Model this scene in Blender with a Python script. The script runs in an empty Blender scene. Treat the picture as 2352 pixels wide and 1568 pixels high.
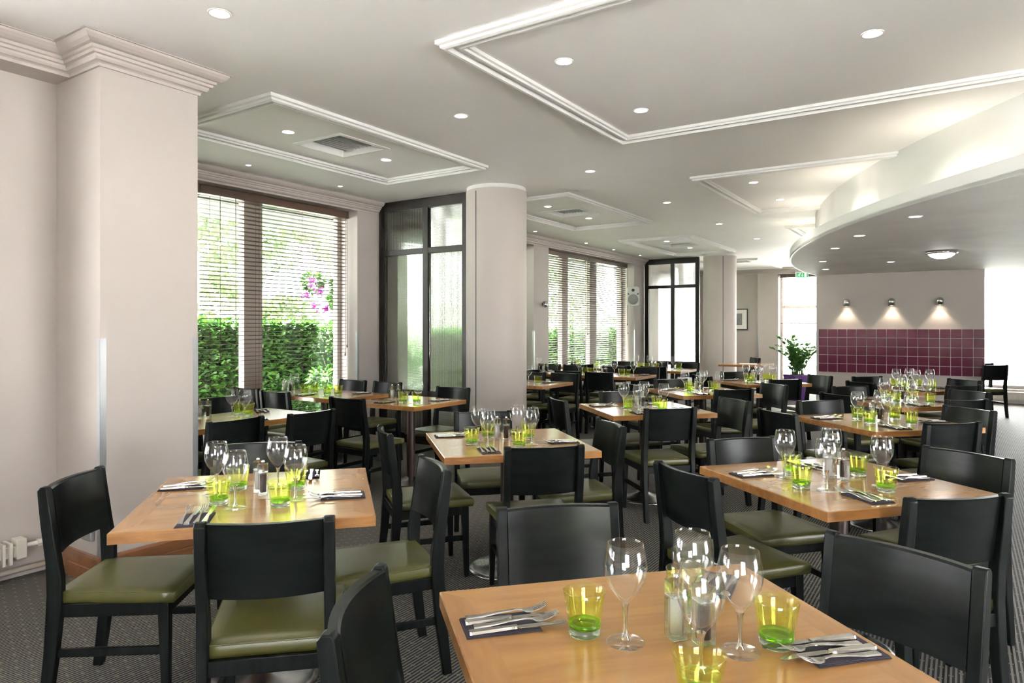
import bpy, bmesh, math, random
from math import sin, cos, pi, radians, sqrt, atan2
from mathutils import Vector, Matrix
random.seed(7)
sc = bpy.context.scene
COL = sc.collection

# ------------------------------------------------------------------ camera, world, sun, exposure
CAMH = 1.42
cd = bpy.data.cameras.new('camera'); cam = bpy.data.objects.new('camera', cd); COL.objects.link(cam)
cam.location = (0, 0, CAMH); cam.rotation_euler = (pi/2, 0, 0)
cd.sensor_width = 36; cd.lens = 24.0; cd.shift_y = -32/2352; cd.clip_start = .05; cd.clip_end = 200
sc.camera = cam
vs = sc.view_settings
vs.view_transform = 'Standard'; vs.look = 'None'; vs.gamma = 1; vs.exposure = 2.5; vs.use_curve_mapping = False
w = bpy.data.worlds.new('world'); sc.world = w; w.use_nodes = True
wn = w.node_tree.nodes; wl = w.node_tree.links; wn.clear()
wo = wn.new('ShaderNodeOutputWorld'); bg = wn.new('ShaderNodeBackground')
tc = wn.new('ShaderNodeTexCoord'); sp = wn.new('ShaderNodeSeparateXYZ'); cr = wn.new('ShaderNodeValToRGB')
cr.color_ramp.elements[0].position = .48; cr.color_ramp.elements[0].color = (.60, .60, .58, 1)
cr.color_ramp.elements[1].position = .56; cr.color_ramp.elements[1].color = (.98, .96, 1, 1)
ma = wn.new('ShaderNodeMath'); ma.operation = 'MULTIPLY_ADD'; ma.inputs[1].default_value = .5; ma.inputs[2].default_value = .5
wl.new(tc.outputs['Generated'], sp.inputs[0]); wl.new(sp.outputs['Z'], ma.inputs[0]); wl.new(ma.outputs[0], cr.inputs[0])
wl.new(cr.outputs[0], bg.inputs['Color']); bg.inputs['Strength'].default_value = 5.0
wl.new(bg.outputs[0], wo.inputs['Surface'])
TH = radians(33.5); PHI = pi/2 - TH
def R(u, v, z=0.0):
    return Vector((u*sin(TH) - v*cos(TH), u*cos(TH) + v*sin(TH), z))
sun = bpy.data.lights.new('sun', 'SUN'); so = bpy.data.objects.new('sun', sun); COL.objects.link(so)
sun.energy = 46; sun.angle = radians(2); sun.color = (1, .96, .88)
sd = (R(.15, -.45, 0) - R(0, 0, 0)); sd.z = -1.0
so.rotation_euler = sd.to_track_quat('-Z', 'Y').to_euler(); so.location = R(0, 0, 20)
cy = sc.cycles
cy.max_bounces = 10; cy.diffuse_bounces = 5; cy.glossy_bounces = 4; cy.transmission_bounces = 8; cy.transparent_max_bounces = 24
cy.caustics_refractive = False; cy.caustics_reflective = False; cy.sample_clamp_indirect = 4
cy.use_denoising = True

# ------------------------------------------------------------------ materials
def newmat(name):
    m = bpy.data.materials.new(name); m.use_nodes = True
    nt = m.node_tree; nt.nodes.clear()
    out = nt.nodes.new('ShaderNodeOutputMaterial')
    return m, nt, nt.nodes, nt.links, out
def pbr(name, col, rough=.5, metal=0, noise=0, nscale=8, coat=0, spec=.5, bump=0, bscale=60, emit=None, es=0, sub=None):
    m, nt, N, L, out = newmat(name)
    b = N.new('ShaderNodeBsdfPrincipled'); L.new(b.outputs[0], out.inputs[0])
    b.inputs['Base Color'].default_value = (*col, 1); b.inputs['Roughness'].default_value = rough
    b.inputs['Metallic'].default_value = metal; b.inputs['Specular IOR Level'].default_value = spec
    b.inputs['Coat Weight'].default_value = coat; b.inputs['Coat Roughness'].default_value = .15
    if noise:
        t = N.new('ShaderNodeTexCoord'); n = N.new('ShaderNodeTexNoise'); n.inputs['Scale'].default_value = nscale; n.inputs['Detail'].default_value = 4
        r = N.new('ShaderNodeValToRGB'); r.color_ramp.elements[0].position = .3; r.color_ramp.elements[1].position = .7
        r.color_ramp.elements[0].color = (*[c*(1-noise) for c in col], 1); r.color_ramp.elements[1].color = (*[min(1, c*(1+noise)) for c in col], 1)
        L.new(t.outputs['Object'], n.inputs['Vector']); L.new(n.outputs['Fac'], r.inputs[0]); L.new(r.outputs[0], b.inputs['Base Color'])
    if bump:
        t = N.new('ShaderNodeTexCoord'); n = N.new('ShaderNodeTexNoise'); n.inputs['Scale'].default_value = bscale
        bp = N.new('ShaderNodeBump'); bp.inputs['Strength'].default_value = bump; bp.inputs['Distance'].default_value = .002
        L.new(t.outputs['Object'], n.inputs['Vector']); L.new(n.outputs['Fac'], bp.inputs['Height']); L.new(bp.outputs[0], b.inputs['Normal'])
    if emit: b.inputs['Emission Color'].default_value = (*emit, 1); b.inputs['Emission Strength'].default_value = es
    return m
def thin(name, tint, ior=1.45, rough=0.0, maxf=.85, bumpdir=None, bscale=300, gl=(1, 1, 1)):
    """thin clear sheet: fresnel mix of mirror reflection and (tinted) straight transmission"""
    m, nt, N, L, out = newmat(name)
    lw = N.new('ShaderNodeLayerWeight'); lw.inputs['Blend'].default_value = .5
    pw = N.new('ShaderNodeMath'); pw.operation = 'POWER'; pw.inputs[1].default_value = 5; L.new(lw.outputs['Facing'], pw.inputs[0])
    f = N.new('ShaderNodeMath'); f.operation = 'MULTIPLY_ADD'; f.inputs[1].default_value = .9*maxf; f.inputs[2].default_value = ((ior-1)/(ior+1))**2; L.new(pw.outputs[0], f.inputs[0])
    t = N.new('ShaderNodeBsdfTransparent'); t.inputs['Color'].default_value = (*tint, 1)
    g = N.new('ShaderNodeBsdfGlossy'); g.inputs['Roughness'].default_value = rough; g.inputs['Color'].default_value = (*gl, 1)
    mx = N.new('ShaderNodeMixShader'); L.new(f.outputs[0], mx.inputs[0]); L.new(t.outputs[0], mx.inputs[1]); L.new(g.outputs[0], mx.inputs[2])
    L.new(mx.outputs[0], out.inputs[0]); return m
def glass(name, col, ior=1.5, rough=0.0, clear=.35):
    m, nt, N, L, out = newmat(name)
    g = N.new('ShaderNodeBsdfGlass'); g.inputs['Color'].default_value = (*col, 1); g.inputs['IOR'].default_value = ior; g.inputs['Roughness'].default_value = rough
    t = N.new('ShaderNodeBsdfTransparent'); t.inputs['Color'].default_value = (*col, 1)
    mx = N.new('ShaderNodeMixShader'); mx.inputs[0].default_value = clear
    L.new(g.outputs[0], mx.inputs[1]); L.new(t.outputs[0], mx.inputs[2]); L.new(mx.outputs[0], out.inputs[0]); return m
def woodmat(name, c1, c2, axis='x', rough=.25, coat=.6, scale=1.0, bump=0.0, spec=.5):
    m, nt, N, L, out = newmat(name)
    b = N.new('ShaderNodeBsdfPrincipled'); L.new(b.outputs[0], out.inputs[0])
    t = N.new('ShaderNodeTexCoord'); mp = N.new('ShaderNodeMapping'); oi = N.new('ShaderNodeObjectInfo')
    ad = N.new('ShaderNodeVectorMath'); ad.operation = 'ADD'; mu = N.new('ShaderNodeMath'); mu.operation = 'MULTIPLY'; mu.inputs[1].default_value = 37
    L.new(oi.outputs['Random'], mu.inputs[0]); L.new(t.outputs['Object'], ad.inputs[0]); L.new(mu.outputs[0], ad.inputs[1])
    s = {'x': (1.6, 11, 11), 'y': (11, 1.6, 11), 'z': (14, 14, 1.2)}[axis]
    mp.inputs['Scale'].default_value = [q*scale for q in s]; L.new(ad.outputs[0], mp.inputs[0])
    n = N.new('ShaderNodeTexNoise'); n.inputs['Scale'].default_value = 1; n.inputs['Detail'].default_value = 4; n.inputs['Distortion'].default_value = .25
    n2 = N.new('ShaderNodeTexNoise'); n2.inputs['Scale'].default_value = 6; n2.inputs['Detail'].default_value = 3
    L.new(mp.outputs[0], n.inputs['Vector']); L.new(mp.outputs[0], n2.inputs['Vector'])
    mm = N.new('ShaderNodeMath'); mm.operation = 'MULTIPLY_ADD'; mm.inputs[1].default_value = .25; L.new(n2.outputs['Fac'], mm.inputs[0]); L.new(n.outputs['Fac'], mm.inputs[2])
    r = N.new('ShaderNodeValToRGB'); r.color_ramp.elements[0].position = .42; r.color_ramp.elements[1].position = .82
    r.color_ramp.elements[0].color = (*c1, 1); r.color_ramp.elements[1].color = (*c2, 1)
    L.new(mm.outputs[0], r.inputs[0]); L.new(r.outputs[0], b.inputs['Base Color'])
    b.inputs['Roughness'].default_value = rough; b.inputs['Coat Weight'].default_value = coat; b.inputs['Coat Roughness'].default_value = .08; b.inputs['Specular IOR Level'].default_value = spec
    if bump:
        bp = N.new('ShaderNodeBump'); bp.inputs['Strength'].default_value = bump; bp.inputs['Distance'].default_value = .001
        L.new(mm.outputs[0], bp.inputs['Height']); L.new(bp.outputs[0], b.inputs['Normal'])
    return m
def emis(name, col, s):
    m, nt, N, L, out = newmat(name)
    e = N.new('ShaderNodeEmission'); e.inputs[0].default_value = (*col, 1); e.inputs[1].default_value = s; L.new(e.outputs[0], out.inputs[0]); return m

M_WALL = pbr('wall paint', (.48, .435, .41), .55, noise=.02, nscale=3)
M_CEIL = pbr('ceiling paint', (.91, .90, .895), .6, noise=.015, nscale=1.5)
M_CORN = pbr('cornice paint', (.50, .45, .425), .5)
M_WHITE = pbr('white gloss paint', (.80, .80, .79), .45)
M_SOFF = pbr('soffit satin paint', (.80, .79, .77), .6, noise=.05, nscale=2, spec=.3)
M_BLK = woodmat('black stained wood', (.003, .004, .004), (.008, .010, .010), 'z', .38, .0, 2.5, .02, .14)
M_BLKX = woodmat('black stained wood panel', (.003, .004, .004), (.008, .010, .010), 'x', .28, .0, 2.5, .015, .18)
M_LEATH = pbr('olive leather', (.070, .068, .016), .36, noise=.12, nscale=9, bump=.25, bscale=220, spec=.6)
M_TOPX = woodmat('honey wood field', (.30, .145, .042), (.41, .215, .068), 'x', .2, .3)
M_TOPY = woodmat('honey wood banding', (.275, .13, .038), (.385, .195, .063), 'y', .22, .3)
M_EDGE = woodmat('honey wood edge', (.24, .10, .028), (.38, .185, .06), 'x', .3, .3, 3)
M_BROWNW = woodmat('brown skirting wood', (.13, .05, .018), (.26, .11, .045), 'x', .3, .5)
M_PELM = woodmat('brown blind wood', (.055, .032, .022), (.10, .06, .042), 'x', .4, .1)
M_SLAT = pbr('brown blind slat', (.065, .042, .032), .4)
M_PART = woodmat('dark partition wood', (.006, .005, .005), (.018, .013, .011), 'z', .4, 0, 1.5, .3, .25)
M_PED = pbr('dark brown pedestal', (.03, .014, .010), .35)
M_STEEL = pbr('brushed steel', (.55, .55, .56), .25, 1, noise=.06, nscale=30)
M_CHROME = pbr('chrome', (.8, .8, .8), .08, 1)
M_CUT = pbr('cutlery steel', (.52, .51, .49), .16, 1)
M_ALU = pbr('aluminium guard', (.48, .50, .52), .35, .8)
M_NAP = pbr('dark aubergine napkin', (.028, .022, .036), .85, bump=.3, bscale=500)
M_WINE = thin('clear wine glass', (.985, .99, .99), 1.5)
M_STEM = glass('glass stem', (.97, .98, .98), 1.5, 0, .25)
M_TUMB = thin('green tinted glass', (.955, .985, .66), 1.5)
M_TUMBD = thin('deep green glass', (.62, .90, .18), 1.55)
M_TBASE = glass('clear thick glass', (.95, .98, .93), 1.5, 0, .4)
M_ACR = glass('clear acrylic', (.98, .985, .985), 1.45, 0, .5)
M_SALT = pbr('salt', (.85, .84, .82), .8, bump=.5, bscale=800)
M_PEP = pbr('peppercorns', (.045, .022, .012), .6, noise=.8, nscale=350, bump=1, bscale=400)
M_PANE = thin('window glass', (.97, .985, .975), 1.5)
M_UPVC = pbr('cream window frame', (.42, .37, .33), .4)
M_LAMP = emis('lamp glow', (1, .95, .86), 9)
M_DOME = emis('dome lamp glow', (1, .96, .9), 4)
M_WLAMP = emis('wall lamp bulb', (1, .86, .62), 12)
M_GREENSIGN = pbr('exit sign green', (.02, .24, .09), .4, emit=(.05, .6, .22), es=.10)
M_SIGNW = pbr('exit sign white', (.6, .63, .6), .4, emit=(.9, 1, .93), es=.12)
M_PLW = pbr('speaker casing', (.62, .63, .60), .45)
M_PLG = pbr('speaker grille', (.27, .28, .28), .6, bump=.4, bscale=900)
M_DARK = pbr('dark plastic', (.02, .02, .02), .4)
M_VENTD = pbr('vent duct', (.04, .04, .038), .8)
M_RAD = pbr('cream radiator', (.66, .63, .56), .45)
M_POT = pbr('purple pot', (.085, .022, .19), .4)
M_SOIL = pbr('soil', (.05, .03, .02), .95)
M_FRAMEB = pbr('black picture frame', (.012, .012, .012), .4)
M_MOUNT = pbr('picture mount', (.82, .81, .78), .8)
M_GROUT = pbr('white grout', (.72, .68, .64), .8)
M_TILE = pbr('plum glazed tile', (.12, .022, .05), .09, noise=.10, nscale=1.2, spec=.7)
M_PAVE = pbr('pale paving', (.78, .77, .76), .9, noise=.1, nscale=2)
M_CANVAS = pbr('white canvas', (.8, .82, .82), .9)

def leafmat(name, c1, c2, trans=.35, rough=.4):
    m, nt, N, L, out = newmat(name)
    b = N.new('ShaderNodeBsdfPrincipled'); t = N.new('ShaderNodeBsdfTranslucent'); mx = N.new('ShaderNodeMixShader'); mx.inputs[0].default_value = trans
    tcn = N.new('ShaderNodeTexCoord'); n = N.new('ShaderNodeTexNoise'); n.inputs['Scale'].default_value = 5; n.inputs['Detail'].default_value = 3
    r = N.new('ShaderNodeValToRGB'); r.color_ramp.elements[0].position = .35; r.color_ramp.elements[1].position = .65
    r.color_ramp.elements[0].color = (*c1, 1); r.color_ramp.elements[1].color = (*c2, 1)
    L.new(tcn.outputs['Object'], n.inputs['Vector']); L.new(n.outputs['Fac'], r.inputs[0]); L.new(r.outputs[0], b.inputs['Base Color']); L.new(r.outputs[0], t.inputs['Color'])
    b.inputs['Roughness'].default_value = rough
    L.new(b.outputs[0], mx.inputs[1]); L.new(t.outputs[0], mx.inputs[2]); L.new(mx.outputs[0], out.inputs[0]); return m
M_HEDGE = leafmat('hedge leaf', (.012, .05, .008), (.06, .17, .025), .25)
M_TREE = leafmat('tree leaf', (.12, .18, .085), (.29, .36, .20), .45, .6)
M_FLOW = leafmat('magenta petals', (.42, .02, .36), (.62, .08, .55), .3)
M_PLANT = leafmat('plant leaf', (.05, .16, .035), (.16, .36, .09), .25, .25)
M_BARK = pbr('bark', (.10, .07, .05), .9)

def carpetmat():
    m, nt, N, L, out = newmat('striped carpet')
    b = N.new('ShaderNodeBsdfPrincipled'); L.new(b.outputs[0], out.inputs[0]); b.inputs['Roughness'].default_value = .65
    b.inputs['Specular IOR Level'].default_value = .3
    t = N.new('ShaderNodeTexCoord'); s = N.new('ShaderNodeSeparateXYZ'); L.new(t.outputs['Object'], s.inputs[0])
    def M(op, a, b_=None, c=None):
        n = N.new('ShaderNodeMath'); n.operation = op
        for i, x in enumerate((a, b_, c)):
            if x is None: continue
            if isinstance(x, (int, float)): n.inputs[i].default_value = x
            else: L.new(x, n.inputs[i])
        return n.outputs[0]
    U, V = s.outputs['X'], s.outputs['Y']
    P = .0175
    k = M('DIVIDE', V, P); fr = M('FRACT', k); row = M('FLOOR', k)
    stripe = M('SMOOTH_MIN', M('MULTIPLY', M('PINGPONG', M('MULTIPLY', fr, 2), 1), 1.0), 1.0, .1)   # 0..1..0
    st = M('GREATER_THAN', stripe, .52)
    # short dashes along the light stripe
    dash = M('FRACT', M('ADD', M('MULTIPLY', U, 45), M('MULTIPLY', row, .37)))
    dsh = M('GREATER_THAN', dash, .3)
    n = N.new('ShaderNodeTexNoise'); n.inputs['Scale'].default_value = 900; L.new(t.outputs['Object'], n.inputs['Vector'])
    # green dots, every fourth stripe, every 9 cm
    dm = M('LESS_THAN', M('FRACT', M('ADD', M('DIVIDE', row, 2), .01)), .3)
    du = M('FRACT', M('ADD', M('DIVIDE', U, .108), M('MULTIPLY', M('FLOOR', M('DIVIDE', row, 2)), .4)))
    dot = M('MULTIPLY', M('MULTIPLY', M('LESS_THAN', du, .10), dm), M('LESS_THAN', stripe, .5))
    def mix(f, a, c):
        x = N.new('ShaderNodeMix'); x.data_type = 'RGBA'
        L.new(f, x.inputs[0])
        for i, q in ((6, a), (7, c)):
            if isinstance(q, tuple): x.inputs[i].default_value = (*q, 1)
            else: L.new(q, x.inputs[i])
        return x.outputs[2]
    light = mix(dsh, (.165, .15, .135), (.19, .172, .155))
    base = mix(st, (.008, .010, .013), light)
    base = mix(dot, base, (.15, .22, .06))
    bn = mix(n.outputs['Fac'], (.8, .8, .8), (1.2, 1.2, 1.2))
    mu = N.new('ShaderNodeMix'); mu.data_type = 'RGBA'; mu.blend_type = 'MULTIPLY'; mu.inputs[0].default_value = 1
    L.new(base, mu.inputs[6]); L.new(bn, mu.inputs[7]); L.new(mu.outputs[2], b.inputs['Base Color'])
    return m
M_CARPET = carpetmat()
def reedmat(name, axis):
    m, nt, N, L, out = newmat(name)
    t = N.new('ShaderNodeTexCoord'); s = N.new('ShaderNodeSeparateXYZ'); L.new(t.outputs['Object'], s.inputs[0])
    k = N.new('ShaderNodeMath'); k.operation = 'MULTIPLY'; k.inputs[1].default_value = 2*pi/.014; L.new(s.outputs[axis], k.inputs[0])
    si = N.new('ShaderNodeMath'); si.operation = 'SINE'; L.new(k.outputs[0], si.inputs[0])
    bp = N.new('ShaderNodeBump'); bp.inputs['Strength'].default_value = 1; bp.inputs['Distance'].default_value = .0015; L.new(si.outputs[0], bp.inputs['Height'])
    g = N.new('ShaderNodeBsdfGlass'); g.inputs['IOR'].default_value = 1.35; g.inputs['Roughness'].default_value = .02; g.inputs['Color'].default_value = (.97, .99, .98, 1)
    tr = N.new('ShaderNodeBsdfTransparent'); mx = N.new('ShaderNodeMixShader'); mx.inputs[0].default_value = .12
    L.new(bp.outputs[0], g.inputs['Normal']); L.new(g.outputs[0], mx.inputs[1]); L.new(tr.outputs[0], mx.inputs[2]); L.new(mx.outputs[0], out.inputs[0])
    return m
M_REEDH = reedmat('reeded glass across', 'Z'); M_REEDV = reedmat('reeded glass upright', 'Y')

# ------------------------------------------------------------------ mesh helpers
class MB:
    def __init__(s): s.v = []; s.f = []; s.m = []; s.sm = []
    def add(s, vs, fs, mi=0, smooth=False):
        o = len(s.v); s.v += [tuple(p) for p in vs]
        for f in fs: s.f.append([i+o for i in f]); s.m.append(mi); s.sm.append(smooth)
    def box(s, x0, x1, y0, y1, z0, z1, mi=0):
        vs = [(x0, y0, z0), (x1, y0, z0), (x1, y1, z0), (x0, y1, z0), (x0, y0, z1), (x1, y0, z1), (x1, y1, z1), (x0, y1, z1)]
        s.add(vs, [(0, 3, 2, 1), (4, 5, 6, 7), (0, 1, 5, 4), (1, 2, 6, 5), (2, 3, 7, 6), (3, 0, 4, 7)], mi)
    def prism(s, poly, z0, z1, mi=0, smooth=False):      # poly CCW in xy
        n = len(poly); vs = [(x, y, z0) for x, y in poly] + [(x, y, z1) for x, y in poly]
        s.add(vs, [tuple(range(n-1, -1, -1)), tuple(range(n, 2*n))], mi)
        s.add(vs, [(i, (i+1) % n, (i+1) % n+n, i+n) for i in range(n)], mi, smooth)
    def extr_x(s, poly, x0, x1, mi=0):                   # poly of (y,z), CCW seen from +x
        n = len(poly); vs = [(x0, y, z) for y, z in poly] + [(x1, y, z) for y, z in poly]
        s.add(vs, [tuple(range(n-1, -1, -1)), tuple(range(n, 2*n))] + [(i, (i+1) % n, (i+1) % n+n, i+n) for i in range(n)], mi)
    def lathe(s, prof, n=24, c=(0, 0), mi=0, z0=0, smooth=True):
        vs = []; fs = []
        for r, z in prof:
            for k in range(n):
                a = 2*pi*k/n; vs.append((c[0]+r*cos(a), c[1]+r*sin(a), z+z0))
        for i in range(len(prof)-1):
            for k in range(n):
                k2 = (k+1) % n; fs.append((i*n+k, i*n+k2, (i+1)*n+k2, (i+1)*n+k))
        s.add(vs, fs, mi, smooth)
    def tube(s, pts, r, n=8, mi=0, caps=True, smooth=True):
        pts = [Vector(p) for p in pts]; rs = r if isinstance(r, (list, tuple)) else [r]*len(pts)
        vs = []; fs = []
        up = Vector((0, 0, 1))
        for i, p in enumerate(pts):
            d = (pts[min(i+1, len(pts)-1)] - pts[max(i-1, 0)]).normalized()
            a = d.cross(up)
            if a.length < 1e-3: a = Vector((1, 0, 0))
            a.normalize(); b = a.cross(d)
            for k in range(n):
                t = 2*pi*k/n; vs.append(p + a*cos(t)*rs[i] + b*sin(t)*rs[i])
        for i in range(len(pts)-1):
            for k in range(n):
                k2 = (k+1) % n; fs.append((i*n+k2, i*n+k, (i+1)*n+k, (i+1)*n+k2))
        if caps: fs += [tuple(range(n)), tuple(range(len(pts)*n-1, (len(pts)-1)*n-1, -1))]
        s.add(vs, fs, mi, smooth)
    def sweep(s, path, prof, closed=False, mi=0, side=1):
        """prof: (offset, z); offset measured to the left (side=1) of the path direction, mitred"""
        P = [Vector(p) for p in path]; n = len(P); vs = []; fs = []; m = len(prof)
        for i in range(n):
            a = (P[i]-P[i-1]) if (i > 0 or closed) else (P[1]-P[0]); b = (P[(i+1) % n]-P[i]) if (i < n-1 or closed) else (P[-1]-P[-2])
            a = a.normalized(); b = b.normalized(); na = Vector((-a.y, a.x))*side; nb = Vector((-b.y, b.x))*side
            q = (na+nb); q = q/q.dot(na) if q.length > 1e-6 else na
            for o, z in prof: vs.append((P[i].x+q.x*o, P[i].y+q.y*o, z))
        for i in range(n if closed else n-1):
            j = (i+1) % n
            for k in range(m-1): fs.append((i*m+k, j*m+k, j*m+k+1, i*m+k+1))
        if not closed: fs += [tuple(range(m)), tuple(range(n*m-1, (n-1)*m-1, -1))]
        s.add(vs, fs, mi)
    def mesh(s, name, mats, bevel=0, fix=False, seg=2, auto=False):
        me = bpy.data.meshes.new(name); me.from_pydata(s.v, [], s.f); me.update()
        for m in (mats if isinstance(mats, (list, tuple)) else [mats]): me.materials.append(m)
        me.polygons.foreach_set('material_index', s.m); me.polygons.foreach_set('use_smooth', s.sm)
        if bevel or fix:
            bm = bmesh.new(); bm.from_mesh(me); bmesh.ops.remove_doubles(bm, verts=bm.verts, dist=1e-5)
            if bevel:
                es = [e for e in bm.edges if len(e.link_faces) == 2 and e.calc_face_angle(0) > .5]
                for f in bmesh.ops.bevel(bm, geom=es, offset=bevel, segments=seg, affect='EDGES', profile=.5)['faces']: f.smooth = True
            bmesh.ops.recalc_face_normals(bm, faces=bm.faces); bm.to_mesh(me); bm.free()
        if auto:
            me.polygons.foreach_set('use_smooth', [True]*len(me.polygons)); me.set_sharp_from_angle(angle=radians(32))
        return me
def ob(name, me, parent=None, loc=None, rz=None, **props):
    o = bpy.data.objects.new(name, me); COL.objects.link(o)
    if parent: o.parent = parent
    if loc is not None: o.location = loc
    if rz is not None: o.rotation_euler = (0, 0, rz)
    for k, v in props.items(): o[k] = v
    return o
def thing(name, label, cat, loc, rz=0, group=None):
    o = ob(name, None, None, loc, rz, label=label, category=cat)
    if group: o['group'] = group
    return o
def dup(root, loc, rz, label, group=None, scale=None):
    r = root.copy(); COL.objects.link(r); r.location = loc; r.rotation_euler = (0, 0, rz); r['label'] = label
    if group: r['group'] = group
    if scale: r.scale = scale
    for ch in root.children:
        c = ch.copy(); COL.objects.link(c); c.parent = r
        for g in ch.children:
            d = g.copy(); COL.objects.link(d); d.parent = c
    return r
def room(name, mb, mats, bevel=0, parent=None, fix=False, **p):     # mesh given in room coordinates
    o = ob(name, mb.mesh(name, mats, bevel, fix), parent, **p)
    if parent is None: o.rotation_euler = (0, 0, PHI)
    return o
def struct(name, mb, mats, bevel=0, parent=None, fix=False):
    o = room(name, mb, mats, bevel, parent, fix)
    if parent is None: o['kind'] = 'structure'
    return o

# ------------------------------------------------------------------ the room shell (room coordinates u, v)
H = 3.0; VW = 6.25; VO = 6.68; GV = 6.57
U0, U1, UR, V0 = -3.6, 19.05, 15.8, -6.0
mb = MB(); mb.box(U0, 20, V0-.3, 7.0, -.1, 0); struct('floor', mb, M_CARPET)
VENTS = [(4.14, 4.52), (8.28, 4.52), (12.62, 4.52), (16.6, 4.52)]; VS = .26
mb = MB(); mb.box(U0-.3, 20, V0-.3, 4.52-VS, H, H+.25); mb.box(U0-.3, 20, 4.52+VS, 7.6, H, H+.25); c_ = U0-.3
for vu, vv in VENTS: mb.box(c_, vu-VS, 4.52-VS, 4.52+VS, H, H+.25); c_ = vu+VS
mb.box(c_, 20, 4.52-VS, 4.52+VS, H, H+.25); struct('ceiling', mb, M_CEIL)

def wall_u(mb, v0, v1, ua, ub, holes, z0=0, z1=H):      # wall along u with (u0,u1,z0,z1) holes
    c = ua
    for (a, b, za, zb) in sorted(holes):
        if a > c: mb.box(c, a, v0, v1, z0, z1)
        if za > z0: mb.box(a, b, v0, v1, z0, za)
        if zb < z1: mb.box(a, b, v0, v1, zb, z1)
        c = b
    if c < ub: mb.box(c, ub, v0, v1, z0, z1)
def wall_v(mb, u0, u1, va, vb, holes, z0=0, z1=H):
    c = va
    for (a, b, za, zb) in sorted(holes):
        if a > c: mb.box(u0, u1, c, a, z0, z1)
        if za > z0: mb.box(u0, u1, a, b, z0, za)
        if zb < z1: mb.box(u0, u1, a, b, zb, z1)
        c = b
    if c < vb: mb.box(u0, u1, c, vb, z0, z1)
WZ0, WZ1 = .32, 2.87
WIN = [(2.75, 5.98), (6.9, 10.13), (10.64, 14.47)]
mb = MB(); wall_u(mb, VW, VO, 2.464, 19.9, [(a, b, WZ0, WZ1) for a, b in WIN]+[(16.0, 18.6, WZ0, WZ1)]); struct('wall_window', mb, M_WALL)
LW = (-.9, 1.35)
mb = MB(); wall_u(mb, 4.5, 4.9, U0, 1.888, [(LW[0], LW[1], .6, WZ1), (-3.2, -1.3, .6, WZ1)]); mb.box(1.888, 2.464, 3.978, 6.68, 0, H); mb.box(U0, 1.888, 4.32, 4.5, 2.862, H); struct('wall_left', mb, M_WALL)
mb = MB(); wall_v(mb, U0-.3, U0, V0-.3, 4.9, [(-4.4, -1.4, .3, 2.6)]); struct('wall_back', mb, M_WALL)
mb = MB(); wall_u(mb, V0-.3, V0, U0, UR+.3, [(2.0, 5.0, .05, 2.3)]); struct('wall_right', mb, M_WALL)
mb = MB(); wall_v(mb, UR, UR+.35, V0, 1.2, [(-2.7, .9, .26, 2.5)]); mb.box(UR+.35, U1, .9, 1.2, 0, H)
wall_v(mb, U1, U1+.4, 1.2, 4.65, [(1.5, 4.12, .0, 2.84)]); mb.box(U1+.22, U1+.6, 4.65, 6.7, 0, H); struct('wall_far', mb, M_WALL)
mb = MB(); wall_v(mb, 13.42, 13.62, -.28, 2.24, [], 0, 2.38); struct('wall_tiled', mb, M_WALL)

# windows: frame, mullions, pane, sill
def window(n, a, b, z0, z1, splits, along='u', g=GV, mullw=.09, sill=True, transom=None, side=1, fd=.06):
    mb = MB(); gl = MB(); t = .06
    def B(m, p0, p1, q0, q1, za, zb):
        if along == 'u': m.box(p0, p1, q0, q1, za, zb)
        else: m.box(q0, q1, p0, p1, za, zb)
    B(mb, a, b, g-fd/2, g+fd/2, z0, z0+t); B(mb, a, b, g-fd/2, g+fd/2, z1-t, z1)
    B(mb, a, a+t, g-fd/2, g+fd/2, z0+t, z1-t); B(mb, b-t, b, g-fd/2, g+fd/2, z0+t, z1-t)
    for (p, q) in splits: B(mb, p, q, g-fd*.8, g+fd*.8, z0+t, z1-t)
    if transom: B(mb, a+t, b-t, g-fd/2, g+fd/2, transom-.035, transom+.035)
    o = struct('window_%d' % n, mb, M_UPVC)
    B(gl, a+t, b-t, g-.004, g+.004, z0+t, z1-t)
    struct('pane', gl, M_PANE, parent=o)
    if sill:
        sl = MB(); d0, d1 = (g-.45, g-fd/2) if side > 0 else (g+fd/2, g+.35)
        B(sl, a+.01, b-.01, d0, d1, z0+.001, z0+.03); struct('window_sill', sl, M_WHITE, .004, parent=o)
    return o
window(1, 2.75, 5.98, WZ0, WZ1, [(3.42, 3.62), (4.58, 4.81)])
window(2, 6.9, 10.13, WZ0, WZ1, [(7.9, 8.1), (9.0, 9.2)])
window(3, 10.64, 14.47, WZ0, WZ1, [(11.62, 11.86), (12.80, 13.12)])
window(4, 16.0, 18.6, WZ0, WZ1, [(17.2, 17.4)])
window(5, LW[0], LW[1], .6, WZ1, [(.2, .3)], g=4.75, sill=False)
window(6, -3.2, -1.3, .6, WZ1, [(-2.3, -2.2)], g=4.75, sill=False)
window(7, 1.5, 4.12, 0.0, 2.84, [(2.75, 2.83)], 'v', U1+.32, sill=False, transom=1.97)
window(8, -2.7, .9, .26, 2.5, [], 'v', UR+.25, sill=False)
for i, (a, b) in enumerate(((-4.4, -1.4),)): window(10+i, a, b, .3, 2.6, [((a+b)/2-.04, (a+b)/2+.04)], 'v', U0-.15, sill=False)  # unseen back window, its opening placed to let in fill light
for i, (a, b, zt) in enumerate(((2.0, 5.0, 2.3),)): window(13+i, a, b, .05, zt, [((a+b)/2-.04, (a+b)/2+.04)], 'u', V0-.15, sill=False)  # unseen window in the right wall, added as a fill source

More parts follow.
